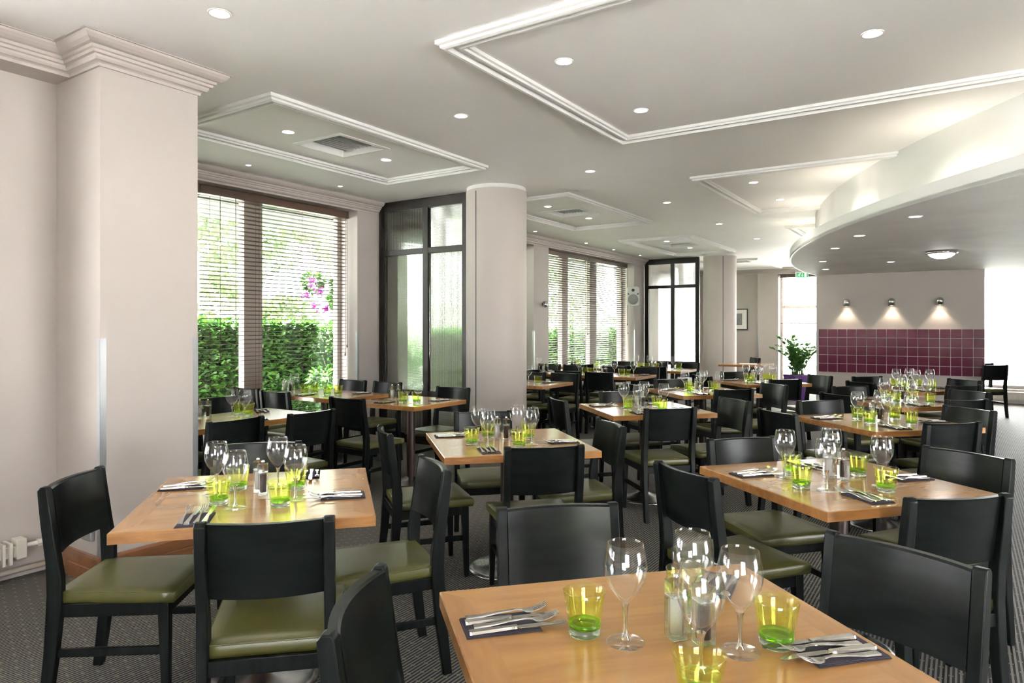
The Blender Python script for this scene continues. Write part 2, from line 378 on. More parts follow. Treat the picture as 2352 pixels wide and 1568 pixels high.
# cornice
CP = [(0, 2.862), (.012, 2.862), (.014, 2.878), (.022, 2.884), (.038, 2.888), (.046, 2.900), (.048, 2.912), (.062, 2.916), (.066, 2.930), (.078, 2.934), (.080, 2.950), (.098, 2.954), (.118, 2.968), (.132, 2.984), (.134, 2.996), (.148, 2.996), (.148, 2.9999)]
mb = MB(); mb.sweep([(2.464, 4.9), (2.464, 3.978), (1.888, 3.978), (1.888, 4.32), (-3.6, 4.32)], [(0, 2.862)]+CP[1:], side=1); struct('trim_1', mb, M_CORN)
mb = MB(); mb.sweep([(19.9, VW), (2.464, VW)], CP, side=1); struct('trim_2', mb, M_CORN)
mb = MB(); mb.sweep([(U1, 1.2), (U1, 4.65), (U1+.22, 4.65), (U1+.22, VW)], CP, side=1); struct('trim_3', mb, M_CORN)
# skirtings
SP = [(0, .0), (.022, .0), (.022, .075), (.018, .079), (.022, .083), (.022, .14), (.016, .152), (0, .152)]
mb = MB(); mb.sweep([(2.464, VW), (2.464, 3.978), (1.888, 3.978), (1.888, 4.5)], SP, side=1); struct('baseboard_left', mb, M_BROWNW)
mb = MB(); mb.sweep([(13.42, 2.24), (13.42, -.28)], [(o, z*.66) for o, z in SP], side=-1); struct('baseboard_tiled', mb, M_WHITE)
# metal corner guards
def guard(n, u, v, su, sv, z1=1.36):
    mb = MB(); d = .002; L_ = .032
    mb.box(min(u-d*su, u+L_*su), max(u-d*su, u+L_*su), min(v, v-d*sv), max(v, v-d*sv), .15, z1)
    mb.box(min(u, u-d*su), max(u, u-d*su), min(v-d*sv, v+L_*sv), max(v-d*sv, v+L_*sv), .15, z1)
    struct('trim_%d' % n, mb, M_ALU)
guard(4, 1.888, 3.978, 1, 1); guard(5, 2.464, 3.978, -1, 1); guard(6, 5.98, VW, 1, 1); guard(7, 10.13, VW, 1, 1)
guard(8, 14.47, VW, 1, 1); guard(9, 13.42, -.28, 1, 1); guard(10, 13.42, 2.24, 1, -1); guard(11, U1, 4.65, 1, -1); guard(12, U1, 4.12, 1, 1)

# ceiling trays: applied moulding frames
def tray(n, u0, u1, v0, v1):
    mb = MB(); z = H
    prof = [(0, z), (0, z-.022), (.010, z-.026), (.018, z-.026), (.020, z-.040), (.034, z-.046), (.046, z-.046), (.050, z-.018), (.094, z-.018), (.098, z-.036), (.112, z-.036), (.116, z-.024), (.130, z-.020), (.132, z)]
    mb.sweep([(u0, v0), (u1, v0), (u1, v1), (u0, v1)], prof, closed=True); struct('trim_%d' % n, mb, M_WHITE)
tray(13, 2.92, 5.43, 3.87, 5.22); tray(14, 7.0, 9.64, 3.84, 5.21); tray(15, 11.35, 14.15, 3.86, 5.22); tray(16, 16.0, 18.6, 3.9, 5.22)
tray(17, 2.9, 5.33, -.9, 2.43); tray(18, 7.0, 9.65, -.3, 2.4); tray(19, 11.2, 14.2, .8, 2.33)

# lowered curved soffit with light cove
CC = Vector((3.09+11.5, 5.35)); RS = 11.5
def arc(r, y0=-1.5, y1=13.9, n=60):
    return [(CC.x - sqrt(r*r-(y-CC.y)**2), y) for y in [y0+(y1-y0)*i/n for i in range(n+1)]]
def toroom(p): return (p[0]*sin(TH)+p[1]*cos(TH), -p[0]*cos(TH)+p[1]*sin(TH))
A1 = [toroom(p) for p in arc(RS)]; A2 = [toroom(p) for p in arc(RS-.34)]
poly = A1 + [(15.8, A1[-1][1]), (15.8, V0), (A1[0][0], V0)]
def ccw(p):
    s = sum(p[i][0]*p[(i+1) % len(p)][1]-p[(i+1) % len(p)][0]*p[i][1] for i in range(len(p)))
    return p if s > 0 else p[::-1]
mb = MB(); mb.prism(ccw(poly), 2.37, 2.40); struct('trim_20', mb, M_SOFF)
mb = MB()
ai = [toroom(p) for p in arc(RS-.02)]
for i in range(len(A1)-1): mb.prism(ccw([A1[i], A1[i+1], ai[i+1], ai[i]]), 2.369, 2.49)
struct('trim_21', mb, M_WHITE)
mb = MB(); a3 = [toroom(p) for p in arc(RS-.38)]
for i in range(len(A2)-1): mb.prism(ccw([A2[i], A2[i+1], a3[i+1], a3[i]]), 2.39, H, smooth=True)
struct('trim_22', mb, M_WHITE, fix=True)
acw = arc(RS-.17)
for k, y in enumerate((3.6, 5.2, 6.9, 8.6, 10.2, 11.6)):
    xx = CC.x - sqrt((RS-.17)**2-(y-CC.y)**2)
    l = bpy.data.lights.new('cove light', 'AREA'); l.shape = 'RECTANGLE'; l.size = .08; l.size_y = .55; l.energy = .5; l.color = (1, .90, .72)
    o = bpy.data.objects.new('cove_light', l); COL.objects.link(o); o.location = (xx, y, 2.425)
    o.rotation_euler = (pi, 0, -math.asin((y-CC.y)/RS))

# columns
def column(u, v, seam_px, label):
    p = R(u, v); t = ob('round_column', None, None, p, kind='structure')
    mb = MB(); mb.lathe([(.345, 0), (.345, 2.955)], 64); o = ob('column_shaft', mb.mesh('column_shaft', M_WALL), t)
    mb = MB(); mb.lathe([(.345, 2.955), (.338, 2.958), (.338, 2.9995)], 64); ob('column_ring', mb.mesh('column_ring', M_WHITE), t)
    mb = MB(); a = seam_px; mb.box(-.006, .006, -.3475, -.340, 0, 2.93); s = ob('column_seam', mb.mesh('column_seam', M_DARK), t); s.rotation_euler = (0, 0, a)
    t.name = 'trim_%d' % (30 if u < 10 else 31); return t
column(6.40, 4.45, -.69, '')
column(14.85, 4.42, -.10, '')

# reeded glass partitions (things standing beside the columns)
def partition(u, v0, v1, label, vm):
    t = thing('glazed_partition', label, 'partition', R(u, (v0+v1)/2), PHI, 'dark framed reeded glass screens')
    vc = (v0+v1)/2; d = .035; f = MB(); zt = 2.995
    F = .085; mw = .085
    f.box(-d, d, v0-vc, v0-vc+F, 0, zt); f.box(-d, d, v1-vc-F, v1-vc, 0, zt); f.box(-d, d, v0-vc+F, v1-vc-F, zt-.12, zt)
    f.box(-d, d, v0-vc+F, v1-vc-F, 0, .12)
    m = vm-vc
    f.box(-d, d, m-mw/2, m+mw/2, .12, zt-.12)
    rails = ((.57, .65), (2.32, 2.39))
    for (a, b) in ((v0-vc+F, m-mw/2), (m+mw/2, v1-vc-F)):
        for r0, r1 in rails: f.box(-d*.95, d*.95, a, b, r0, r1)
    ob('frame', f.mesh('frame', M_PART, .004), t)
    zs = ((.12, .57), (.65, 2.32), (2.39, zt-.12))
    for i, (a, b) in enumerate(((v0-vc+F, m-mw/2), (m+mw/2, v1-vc-F))):
        for j, (za, zb) in enumerate(zs):
            g = MB(); g.box(-.004, .004, a, b, za, zb)
            ob('reeded_pane', g.mesh('reeded_pane', M_REEDH if (i+j) % 2 == 0 else M_REEDV), t)
partition(6.36, 4.80, 6.22, 'dark timber screen of ribbed glass panes left of the nearest round column', 5.45)
partition(15.05, 4.93, 6.22, 'dark timber screen of ribbed glass panes left of the far round column', 5.55)

# ------------------------------------------------------------------ plum tiles on the free-standing wall
TP = .1552; v_top = 2.20
t = thing('tiled_panel', 'plum glazed tile band with white grout on the free-standing wall', 'tiles', R(13.415, 2.2-8*TP, .62), PHI)
g = MB(); g.box(-.004, .004, -8*TP, 8*TP, 0, 5*TP); ob('grout', g.mesh('grout', M_GROUT), t)
g = MB(); g.box(-.012, -.004, -TP/2+.004, TP/2-.004, .004, TP-.004); tm = g.mesh('tile', M_TILE)
for i in range(16):
    for j in range(5): ob('tile', tm, t, (0, (i-7.5)*TP, j*TP))

# ------------------------------------------------------------------ blinds
def blind(a, b, label, wand=None, z0=.40, z1=2.86, v=6.44, joins=(), pitch=.0445, group='brown wooden venetian blinds', along='u', u=None, tilt=6.0, mat=None):
    mat = mat or M_SLAT
    c = (a+b)/2
    loc = R(c, v) if along == 'u' else R(u, c)
    t = thing('venetian_blind', label, 'blind', loc, PHI if along == 'u' else PHI+pi/2, group)
    w = (b-a)/2-.012
    p = MB(); p.box(-w-.01, w+.01, -.05, .04, z1-.085, z1)
    for j in joins: p.box(j-c-.003, j-c+.003, -.054, -.049, z1-.085, z1)
    ob('pelmet', p.mesh('pelmet', M_PELM, .003), t)
    s = MB(); n = int((z1-.1-z0)/pitch); dz = .025*sin(radians(tilt)); dy = .025*cos(radians(tilt))
    for k in range(n):
        z = z1-.105-k*pitch
        s.add([(-w, -dy, z+dz), (w, -dy, z+dz), (w, dy, z-dz), (-w, dy, z-dz), (-w, -dy, z+dz+.003), (w, -dy, z+dz+.003), (w, dy, z-dz+.003), (-w, dy, z-dz+.003)],
              [(0, 3, 2, 1), (4, 5, 6, 7), (0, 1, 5, 4), (1, 2, 6, 5), (2, 3, 7, 6), (3, 0, 4, 7)])
    ob('slats', s.mesh('slats', mat), t)
    r = MB(); r.box(-w, w, -.026, .026, z1-.105-n*pitch-.012, z1-.105-n*pitch+.008); ob('bottom_rail', r.mesh('bottom_rail', M_PELM, .003), t)
    cords = MB(); nc = max(2, int((b-a)/.55))
    for k in range(nc+1):
        x = -w+.10+(2*w-.2)*k/nc
        for y in (-.028, .028): cords.tube([(x, y, z1-.09), (x, y, z1-.105-n*pitch)], .0014, 5)
    ob('ladder_cords', cords.mesh('ladder_cords', M_PELM), t)
    for x, zb in (wand or ()):
        q = MB(); q.tube([(x-c, -.06, z1-.08), (x-c, -.062, zb)], .0035, 6); q.lathe([(0, 0), (.008, .003), (.010, .02), (.004, .045)], 10, (x-c, -.062), z0=zb-.03)
        ob('pull_cord', q.mesh('pull_cord', M_PELM), t)
    return t
blind(2.77, 3.98, 'left brown venetian blind in first bay, partly behind the square pillar', ((3.9, 1.25),))
blind(3.99, 5.97, 'wide brown venetian blind in the window left of the first screen', ((4.2, 1.12), (4.38, 1.15), (5.93, 1.2), (5.90, 1.1)), joins=())
blind(6.92, 10.12, 'brown venetian blind of the window hidden behind the nearest column')
blind(10.66, 12.50, 'left brown venetian blind in the second bay right of the column', ((12.35, 1.4), (12.42, 1.3)), tilt=14)
blind(12.51, 14.42, 'right brown venetian blind in the second bay beside the loudspeaker', ((14.42, 1.3), (14.38, 1.5)), tilt=14)
blind(16.02, 18.58, 'brown venetian blind in the last side window seen through far screen')
blind(1.52, 4.10, 'raised venetian blind in the far window below exit sign', ((4.0, 1.85),), along='v', u=U1+.16, z0=1.5, z1=2.835, tilt=0, pitch=.05, mat=pbr('pale blind slat', (.55, .5, .46), .5))
blind(LW[0]+.02, LW[1]-.02, 'blind in the window before the pillar', v=4.62, z0=.7)

# ------------------------------------------------------------------ ceiling lights
GA = 'recessed ceiling downlights'
def mk_down(loc, r, label, group=GA):
    t = thing('ceiling_downlight', label, 'ceiling light', loc, 0, group)
    a = MB(); a.lathe([(r, 0), (r*1.0, -.003), (r*.93, -.006), (r*.80, -.004), (r*.76, .0)], 32); ob('trim_ring', a.mesh('trim_ring', M_WHITE), t)
    b = MB(); b.lathe([(r*.76, -.001), (r*.4, -.004), (0, -.005)], 24); ob('lens', b.mesh('lens', M_LAMP), t)
    return t
# (u, v, radius, wording)
DL = [(2.05, 3.12, .057, 'downlight left of all, above the front left table'), (3.6, 4.55, .057, 'nearer downlight in the first window bay tray'),
 (4.71, 4.54, .057, 'farther downlight in the first window bay tray'), (4.04, 3.13, .057, 'downlight between the first bay tray and large tray'),
 (3.55, 1.98, .057, 'nearer left downlight inside the large ceiling tray'), (4.66, 1.96, .057, 'farther left downlight inside the large ceiling tray'),
 (4.13, .41, .057, 'downlight at the top right of the large ceiling tray'), (6.19, 3.15, .057, 'downlight right of the nearest round column'),
 (8.28, 3.13, .057, 'second downlight back from the round column in the aisle'), (10.42, 3.11, .057, 'third downlight back from the round column in the aisle'),
 (12.53, 3.07, .057, 'aisle downlight farthest back beside the curved soffit'), (7.65, 1.91, .057, 'nearer downlight in the tray beside the curved cove'),
 (8.85, 1.89, .057, 'farther downlight in the tray beside the curved cove'), (7.69, 4.53, .057, 'downlight left of the vent in second bay tray'),
 (8.84, 4.52, .057, 'downlight right of the vent in second bay tray'), (12.0, 4.54, .057, 'downlight left of the vent in third bay tray'),
 (13.24, 4.53, .057, 'downlight right of the vent in third bay tray'), (4.12, 5.8, .03, 'small spotlight over the first bay window, left one'),
 (5.3, 5.81, .03, 'small spotlight over the first bay window, right one'), (9.56, 5.87, .035, 'small spotlight just right of the nearest round column'),
 (11.41, 5.89, .035, 'small spotlight above left blind of the second bay'), (12.68, 5.92, .035, 'small spotlight above right blind of the second bay'),
 (13.99, 5.9, .035, 'small spotlight above the white loudspeaker')]
first = None
for u, v, r, lb in DL: mk_down(R(u, v, H), r, lb)
for x, y, lb in ((3.45, 5.84, 'rightmost downlight near the rim of the lowered curved soffit'), (3.59, 7.06, 'second soffit downlight from the right along curved rim'),
                 (3.87, 8.18, 'third soffit downlight from the right along curved rim'), (4.46, 9.8, 'fourth soffit downlight along the curved rim'),
                 (5.47, 9.86, 'soffit downlight above the middle wall lamp'), (5.11, 11.12, 'soffit downlight above the top left corner of tiled wall')):
    mk_down(Vector((x, y, 2.37)), .058, lb, 'downlights in the lowered soffit')
t = thing('flush_ceiling_lamp', 'round opal glass ceiling lamp with chrome ring on the lowered soffit', 'ceiling light', (5.35, 8.5, 2.37))
a = MB(); a.lathe([(.09, 0), (.165, -.002), (.175, -.012), (.172, -.03), (.15, -.038), (.135, -.03)], 48); ob('chrome_ring', a.mesh('chrome_ring', M_CHROME), t)
a = MB(); a.lathe([(.145, -.03), (.135, -.05), (.10, -.075), (.05, -.09), (0, -.094)], 40); ob('opal_bowl', a.mesh('opal_bowl', M_DOME), t)
# downlight spots (soft, warm), plus fill spots added to brighten the far end
for (u, v, e) in ((4.1, 1.97, 6), (3.8, 4.5, 4), (8.2, 1.9, 6), (8.2, 4.5, 4), (6.3, 3.1, 5), (10.4, 3.1, 6), (2.1, 3.1, 5), (12.6, 4.5, 14), (13.2, 3.1, 14), (16.2, 3.6, 16), (17.5, 4.6, 14)):
    l = bpy.data.lights.new('downlight and fill spot', 'SPOT'); l.energy = e; l.color = (1, .93, .82); l.spot_size = radians(135); l.spot_blend = .8; l.shadow_soft_size = .06
    o = bpy.data.objects.new('downlight_and_fill_spot', l); COL.objects.link(o); o.location = R(u, v, H-.03)

# vents
def vent(u, v, label):
    t = thing('ceiling_vent', label, 'vent', R(u, v, H), PHI, 'square ceiling air grilles'); q = VS
    a = MB(); a.sweep([(-q, -q), (q, -q), (q, q), (-q, q)], [(-.035, 0), (-.035, -.006), (0, -.010), (.004, -.006), (.004, .12), (-.001, .12), (-.001, 0)], closed=True); ob('vent_frame', a.mesh('vent_frame', M_WHITE), t)
    b = MB(); b.box(-q+.004, q-.004, -q+.004, q-.004, .115, .12); ob('duct_opening', b.mesh('duct_opening', M_VENTD), t)
    s = MB(); n = 11
    for k in range(n):
        y = -q+.03+(2*q-.06)*k/(n-1)
        s.add([(-q+.004, y-.010, .040), (q-.004, y-.010, .040), (q-.004, y+.008, .062), (-q+.004, y+.008, .062), (-q+.004, y-.008, .038), (q-.004, y-.008, .038), (q-.004, y+.010, .060), (-q+.004, y+.010, .060)],
              [(0, 3, 2, 1), (4, 5, 6, 7), (0, 1, 5, 4), (1, 2, 6, 5), (2, 3, 7, 6), (3, 0, 4, 7)])
    ob('grille_blades', s.mesh('grille_blades', M_WHITE), t)
for (vu, vv), lb in zip(VENTS, ('square air grille in the tray of the first window bay', 'square air grille in the tray of the second window bay', 'square air grille in the third bay tray above the far screen', 'square air grille in the last tray near exit sign')): vent(vu, vv, lb)

# ------------------------------------------------------------------ wall lamps
def wall_lamp(loc, rz, label, power, group=None, up=False):
    t = thing('wall_lamp', label, 'wall lamp', loc, rz, group)
    a = MB(); a.lathe([(.050, -.065), (.053, -.065), (.055, .01), (.052, .030), (.042, .048), (.025, .060), (0, .064)], 28, (0, -.075)); ob('lamp_hood', a.mesh('lamp_hood', M_STEEL), t)
    b = MB(); b.lathe([(0, 0), (.035, 0), (.035, .008)], 24)
    bm_ = b.mesh('wall_plate', M_STEEL); bo = ob('wall_plate', bm_, t, (0, -.001, 0)); bo.rotation_euler = (pi/2, 0, 0)
    c = MB(); c.tube([(0, 0, 0), (0, -.03, 0)], .012, 10); ob('lamp_arm', c.mesh('lamp_arm', M_STEEL), t)
    if power:
        d = MB(); d.lathe([(0, -.03), (.03, -.03), (.03, -.01), (0, -.01)], 16, (0, -.075)); ob('bulb', d.mesh('bulb', M_WLAMP), t)
        l = bpy.data.lights.new('wall lamp light', 'SPOT'); l.energy = power; l.color = (1, .82, .6); l.spot_size = radians(95); l.spot_blend = .5; l.shadow_soft_size = .02
        o = bpy.data.objects.new('wall_lamp_light', l); COL.objects.link(o); o.parent = t; o.location = (0, -.075, -.055); o.rotation_euler = (radians(-6), 0, 0)
    if up: t.scale = (.8, .8, -.8)
    return t
rzt = PHI - pi/2      # faces -u
for vv, lb in ((1.73, 'left one of three steel wall lamps above the plum tiles'), (1.03, 'middle one of three steel wall lamps above the plum tiles'), (.33, 'right one of three steel wall lamps above the plum tiles')):
    wall_lamp(R(13.42, vv, 1.86), rzt, lb, 2.5, 'lit steel wall lamps over the tiles')
wall_lamp(R(10.42, VW, 1.83), PHI, 'small unlit steel wall lamp on the pier right of column', 0, up=True)

# ------------------------------------------------------------------ loudspeaker
t = thing('loudspeaker', 'white wall-mounted loudspeaker beside the second bay blinds', 'loudspeaker', R(14.29, 6.20, 1.90), PHI-pi/2+.45)
def rrect(w, h, r, n=5, sx=0):
    pts = []
    for cx, cz, a0 in ((w/2-r, h/2-r, 0), (-w/2+r, h/2-r, pi/2), (-w/2+r, -h/2+r, pi), (w/2-r, -h/2+r, 3*pi/2)):
        for k in range(n+1):
            a = a0+pi/2*k/n; pts.append((cx+r*cos(a), cz+r*sin(a)))
    return pts
a = MB(); pts = rrect(.28, .44, .06); n = len(pts)
vs = [(x, -.10, z+.22) for x, z in pts] + [(x*.8, .12, z*.9+.22) for x, z in pts]
a.add(vs, [tuple(range(n)), tuple(range(2*n-1, n-1, -1))]+[((i+1) % n, i, i+n, (i+1) % n+n) for i in range(n)])
ob('casing', a.mesh('casing', M_PLW, .012), t)
a = MB(); a.lathe([(0, .006), (.08, .012), (.112, .004), (.116, 0)], 36); o = ob('woofer_grille', a.mesh('woofer_grille', M_PLG), t, (0, -.101, .15)); o.rotation_euler = (pi/2, 0, 0)
a = MB(); a.lathe([(0, .002), (.022, .003), (.03, .001), (.034, 0)], 24); o = ob('tweeter', a.mesh('tweeter', M_DARK), t, (0, -.101, .355)); o.rotation_euler = (pi/2, 0, 0)
for sx in (-1, 1):
    a = MB(); a.prism(ccw([(sx*.075, 0), (sx*.118, 0), (sx*.118, .05)]), 0, .003); o = ob('bass_port', a.mesh('bass_port', M_DARK), t, (0, -.101, .255)); o.rotation_euler = (pi/2, 0, 0)

# ------------------------------------------------------------------ exit sign
t = thing('exit_sign', 'green emergency exit sign with running man, arrow and door', 'sign', (7.22, 17.0, 2.66), 0)
a = MB(); a.box(-.155, .155, -.008, .008, 0, .13); ob('sign_panel', a.mesh('sign_panel', M_SIGNW, .003), t)
a = MB(); a.box(-.145, .145, -.012, -.008, .010, .120); ob('green_field', a.mesh('green_field', M_GREENSIGN), t)
def flat(name, polys, mat, y=-.0135):
    m = MB()
    for p in polys:
        n = len(p); m.add([(x, y, z) for x, z in p]+[(x, y+.0015, z) for x, z in p], [tuple(range(n)), tuple(range(2*n-1, n-1, -1))]+[((i+1) % n, i, i+n, (i+1) % n+n) for i in range(n)])
    ob(name, m.mesh(name, mat, 0, True), t)
head = [(-.052+.011*cos(q*pi/5), .103+.010*sin(q*pi/5)) for q in range(10)]
flat('running_figure', [head, [(-.078, .086), (-.062, .097), (-.055, .088), (-.072, .060), (-.086, .062)], [(-.072, .062), (-.058, .062), (-.056, .022), (-.066, .020), (-.066, .050)],
     [(-.086, .064), (-.074, .060), (-.100, .036), (-.125, .034), (-.127, .043), (-.104, .048)], [(-.078, .088), (-.082, .082), (-.106, .074), (-.112, .080)], [(-.060, .092), (-.040, .078), (-.034, .084), (-.052, .097)]], M_SIGNW)
flat('arrow', [[(-.005, .108), (.007, .108), (.007, .055), (.022, .055), (.001, .022), (-.020, .055), (-.005, .055)]], M_SIGNW)
flat('door_symbol', [[(.055, .018), (.110, .018), (.110, .112), (.055, .112)]], M_SIGNW)
a = MB(); a.box(-.16, .16, -.03, .03, .30, .335)
for x in (-.15, .15): a.box(x-.003, x+.003, -.003, .003, .13, .30)
ob('bracket', a.mesh('bracket', M_ALU), t)

# ------------------------------------------------------------------ framed picture
t = thing('framed_picture', 'black framed monochrome print of an avenue of trees on far wall', 'picture', R(U1+.215, 5.25, 1.36), PHI-pi/2)
a = MB(); W2, HH = .29, .577
for (x0, x1, z0, z1) in ((-W2, W2, 0, .022), (-W2, W2, HH-.022, HH), (-W2, -W2+.022, .022, HH-.022), (W2-.022, W2, .022, HH-.022)): a.box(x0, x1, -.03, 0, z0, z1)
ob('frame', a.mesh('frame', M_FRAMEB), t)
a = MB(); a.box(-W2+.02, W2-.02, -.012, -.004, .02, HH-.02); ob('mount', a.mesh('mount', M_MOUNT), t)
m_print, nt, N, L, out = newmat('avenue print'); b_ = N.new('ShaderNodeBsdfPrincipled'); L.new(b_.outputs[0], out.inputs[0])
tcn = N.new('ShaderNodeTexCoord'); wv = N.new('ShaderNodeTexWave'); wv.inputs['Scale'].default_value = 22; wv.inputs['Distortion'].default_value = 9; wv.inputs['Detail'].default_value = 3
rr = N.new('ShaderNodeValToRGB'); rr.color_ramp.elements[0].color = (.02, .02, .02, 1); rr.color_ramp.elements[1].color = (.6, .6, .6, 1); rr.color_ramp.elements[0].position = .4; rr.color_ramp.elements[1].position = .9
L.new(tcn.outputs['Object'], wv.inputs['Vector']); L.new(wv.outputs['Fac'], rr.inputs[0]); L.new(rr.outputs[0], b_.inputs['Base Color'])
a = MB(); a.box(-.14, .14, -.014, -.012, .13, .45); ob('print', a.mesh('print', m_print), t)

# ------------------------------------------------------------------ tables
TS = .86; TT = .038; TZ = .75
def mk_table(loc, rz, label, sx=TS, sy=TS):
    t = thing('dining_table', label, 'table', loc, rz, 'square wooden dining tables' if sx == sy else 'oblong wooden window tables')
    hx, hy, b = sx/2, sy/2, .075; z = TZ; zb = TZ-TT; e = .003
    m = MB()
    # top surface with mitred banding
    m.add([(-hx+b, -hy+b, z), (hx-b, -hy+b, z), (hx-b, hy-b, z), (-hx+b, hy-b, z)], [(0, 1, 2, 3)], 0)
    o_ = [(-hx+e, -hy+e, z), (hx-e, -hy+e, z), (hx-e, hy-e, z), (-hx+e, hy-e, z)]; i_ = [(-hx+b, -hy+b, z), (hx-b, -hy+b, z), (hx-b, hy-b, z), (-hx+b, hy-b, z)]
    for k in range(4):
        k2 = (k+1) % 4; m.add([o_[k], o_[k2], i_[k2], i_[k]], [(0, 1, 2, 3)], 0 if k % 2 == 0 else 1)
    c = [(-hx, -hy), (hx, -hy), (hx, hy), (-hx, hy)]
    for k in range(4):
        k2 = (k+1) % 4
        m.add([o_[k], o_[k2], (*c[k2], z-e), (*c[k], z-e)], [(0, 3, 2, 1)], 2)
        m.add([(*c[k], z-e), (*c[k2], z-e), (*c[k2], zb), (*c[k], zb)], [(0, 3, 2, 1)], 2)
    m.add([(*p, zb) for p in c], [(0, 3, 2, 1)], 2)
    ob('tabletop', m.mesh('tabletop', [M_TOPX, M_TOPY, M_EDGE], 0, True), t)
    p = MB(); p.lathe([(.038, .06), (.038, zb)], 28); p.box(-.15, .15, -.15, .15, zb-.012, zb-.0005); ob('pedestal', p.mesh('pedestal', M_PED), t)
    q = MB(); q.lathe([(.224, 0), (.226, .006), (.222, .012), (.20, .020), (.12, .034), (.06, .052), (.046, .060), (.038, .062)], 56); ob('base', q.mesh('base', M_STEEL), t)
    return t
TB = {'FG': (.337, 1.42, 14, 'nearest table'), 'L1': (-1.01, 2.745, 14.5, 'pillar table'), 'R2': (1.44, 3.01, 16, 'front right table'),
      'L2': (-.03, 4.03, 13.5, 'column table'), 'R3': (2.66, 4.90, 13, 'second right-row table'), 'R4': (3.58, 6.22, 13, 'third right-row table'), 'R5': (4.44, 7.58, 13, 'tiled-wall table'),
      'L3': (1.10, 5.68, 12, 'third centre table'), 'L4': (2.01, 7.20, 12, 'fourth centre table'), 'L5': (3.08, 8.50, 12, 'rearmost centre table')}
TLAB = {'FG': 'honey wood square table nearest the camera at the bottom right', 'L1': 'honey wood square table beside the square pillar, front left', 'R2': 'honey wood square table in front right, one place behind the nearest',
        'L2': 'honey wood square table in front of the nearest round column', 'R3': 'square wooden table second from front in the right-hand row', 'R4': 'square wooden table third from front in the right-hand row',
        'R5': 'rearmost square wooden table of the right row, before tiled wall', 'L3': 'square wooden table third back in the centre row', 'L4': 'square wooden table fourth back in the centre row', 'L5': 'rearmost square wooden table of the centre row, near the purple planter'}
t0 = mk_table((TB['FG'][0], TB['FG'][1], 0), radians(TB['FG'][2]), TLAB['FG'])
for k, (x, y, a_, nm) in TB.items():
    if k != 'FG': dup(t0, (x, y, 0), radians(a_), TLAB[k])
# oblong window tables: (key, centre u, v, size u, size v)
WT = {'W0': (3.08, 4.52, 1.10, .66), 'W1': (4.74, 5.42, .70, 1.10), 'W2': (4.70, 4.22, .72, .72), 'V1': (7.05, 4.56, .74, 1.10), 'A1': (8.87, 4.25, .74, 1.20), 'A2': (8.87, 5.46, .74, 1.02),
      'B1': (10.5, 4.16, .74, 1.10), 'B2': (10.5, 5.42, .74, 1.02), 'X1': (12.9, 3.35, .8, .8)}
WLAB = {'W0': 'oblong wooden table half hidden behind the square pillar', 'W1': 'oblong wooden table against the blinds of first bay', 'W2': 'small wooden table before the first ribbed glass screen',
        'V1': 'wooden table just right of the nearest round column', 'A1': 'wooden table in the second bay, nearest to the aisle', 'A2': 'wooden table in the second bay, against the window pier',
        'B1': 'wooden table in front of the far ribbed glass screen', 'B2': 'rearmost wooden table beside the second bay blinds', 'X1': 'far wooden table visible right of the far round column'}
WN = {'W0': 'half-hidden pillar window table', 'W1': 'first bay window table', 'W2': 'table by first screen', 'V1': 'table right of column', 'A1': 'second bay aisle table', 'A2': 'second bay pier table', 'B1': 'table by far screen', 'B2': 'rearmost second bay table'}
for k, (u, v, su, sv) in WT.items(): mk_table(R(u, v), PHI, WLAB[k], su, sv)

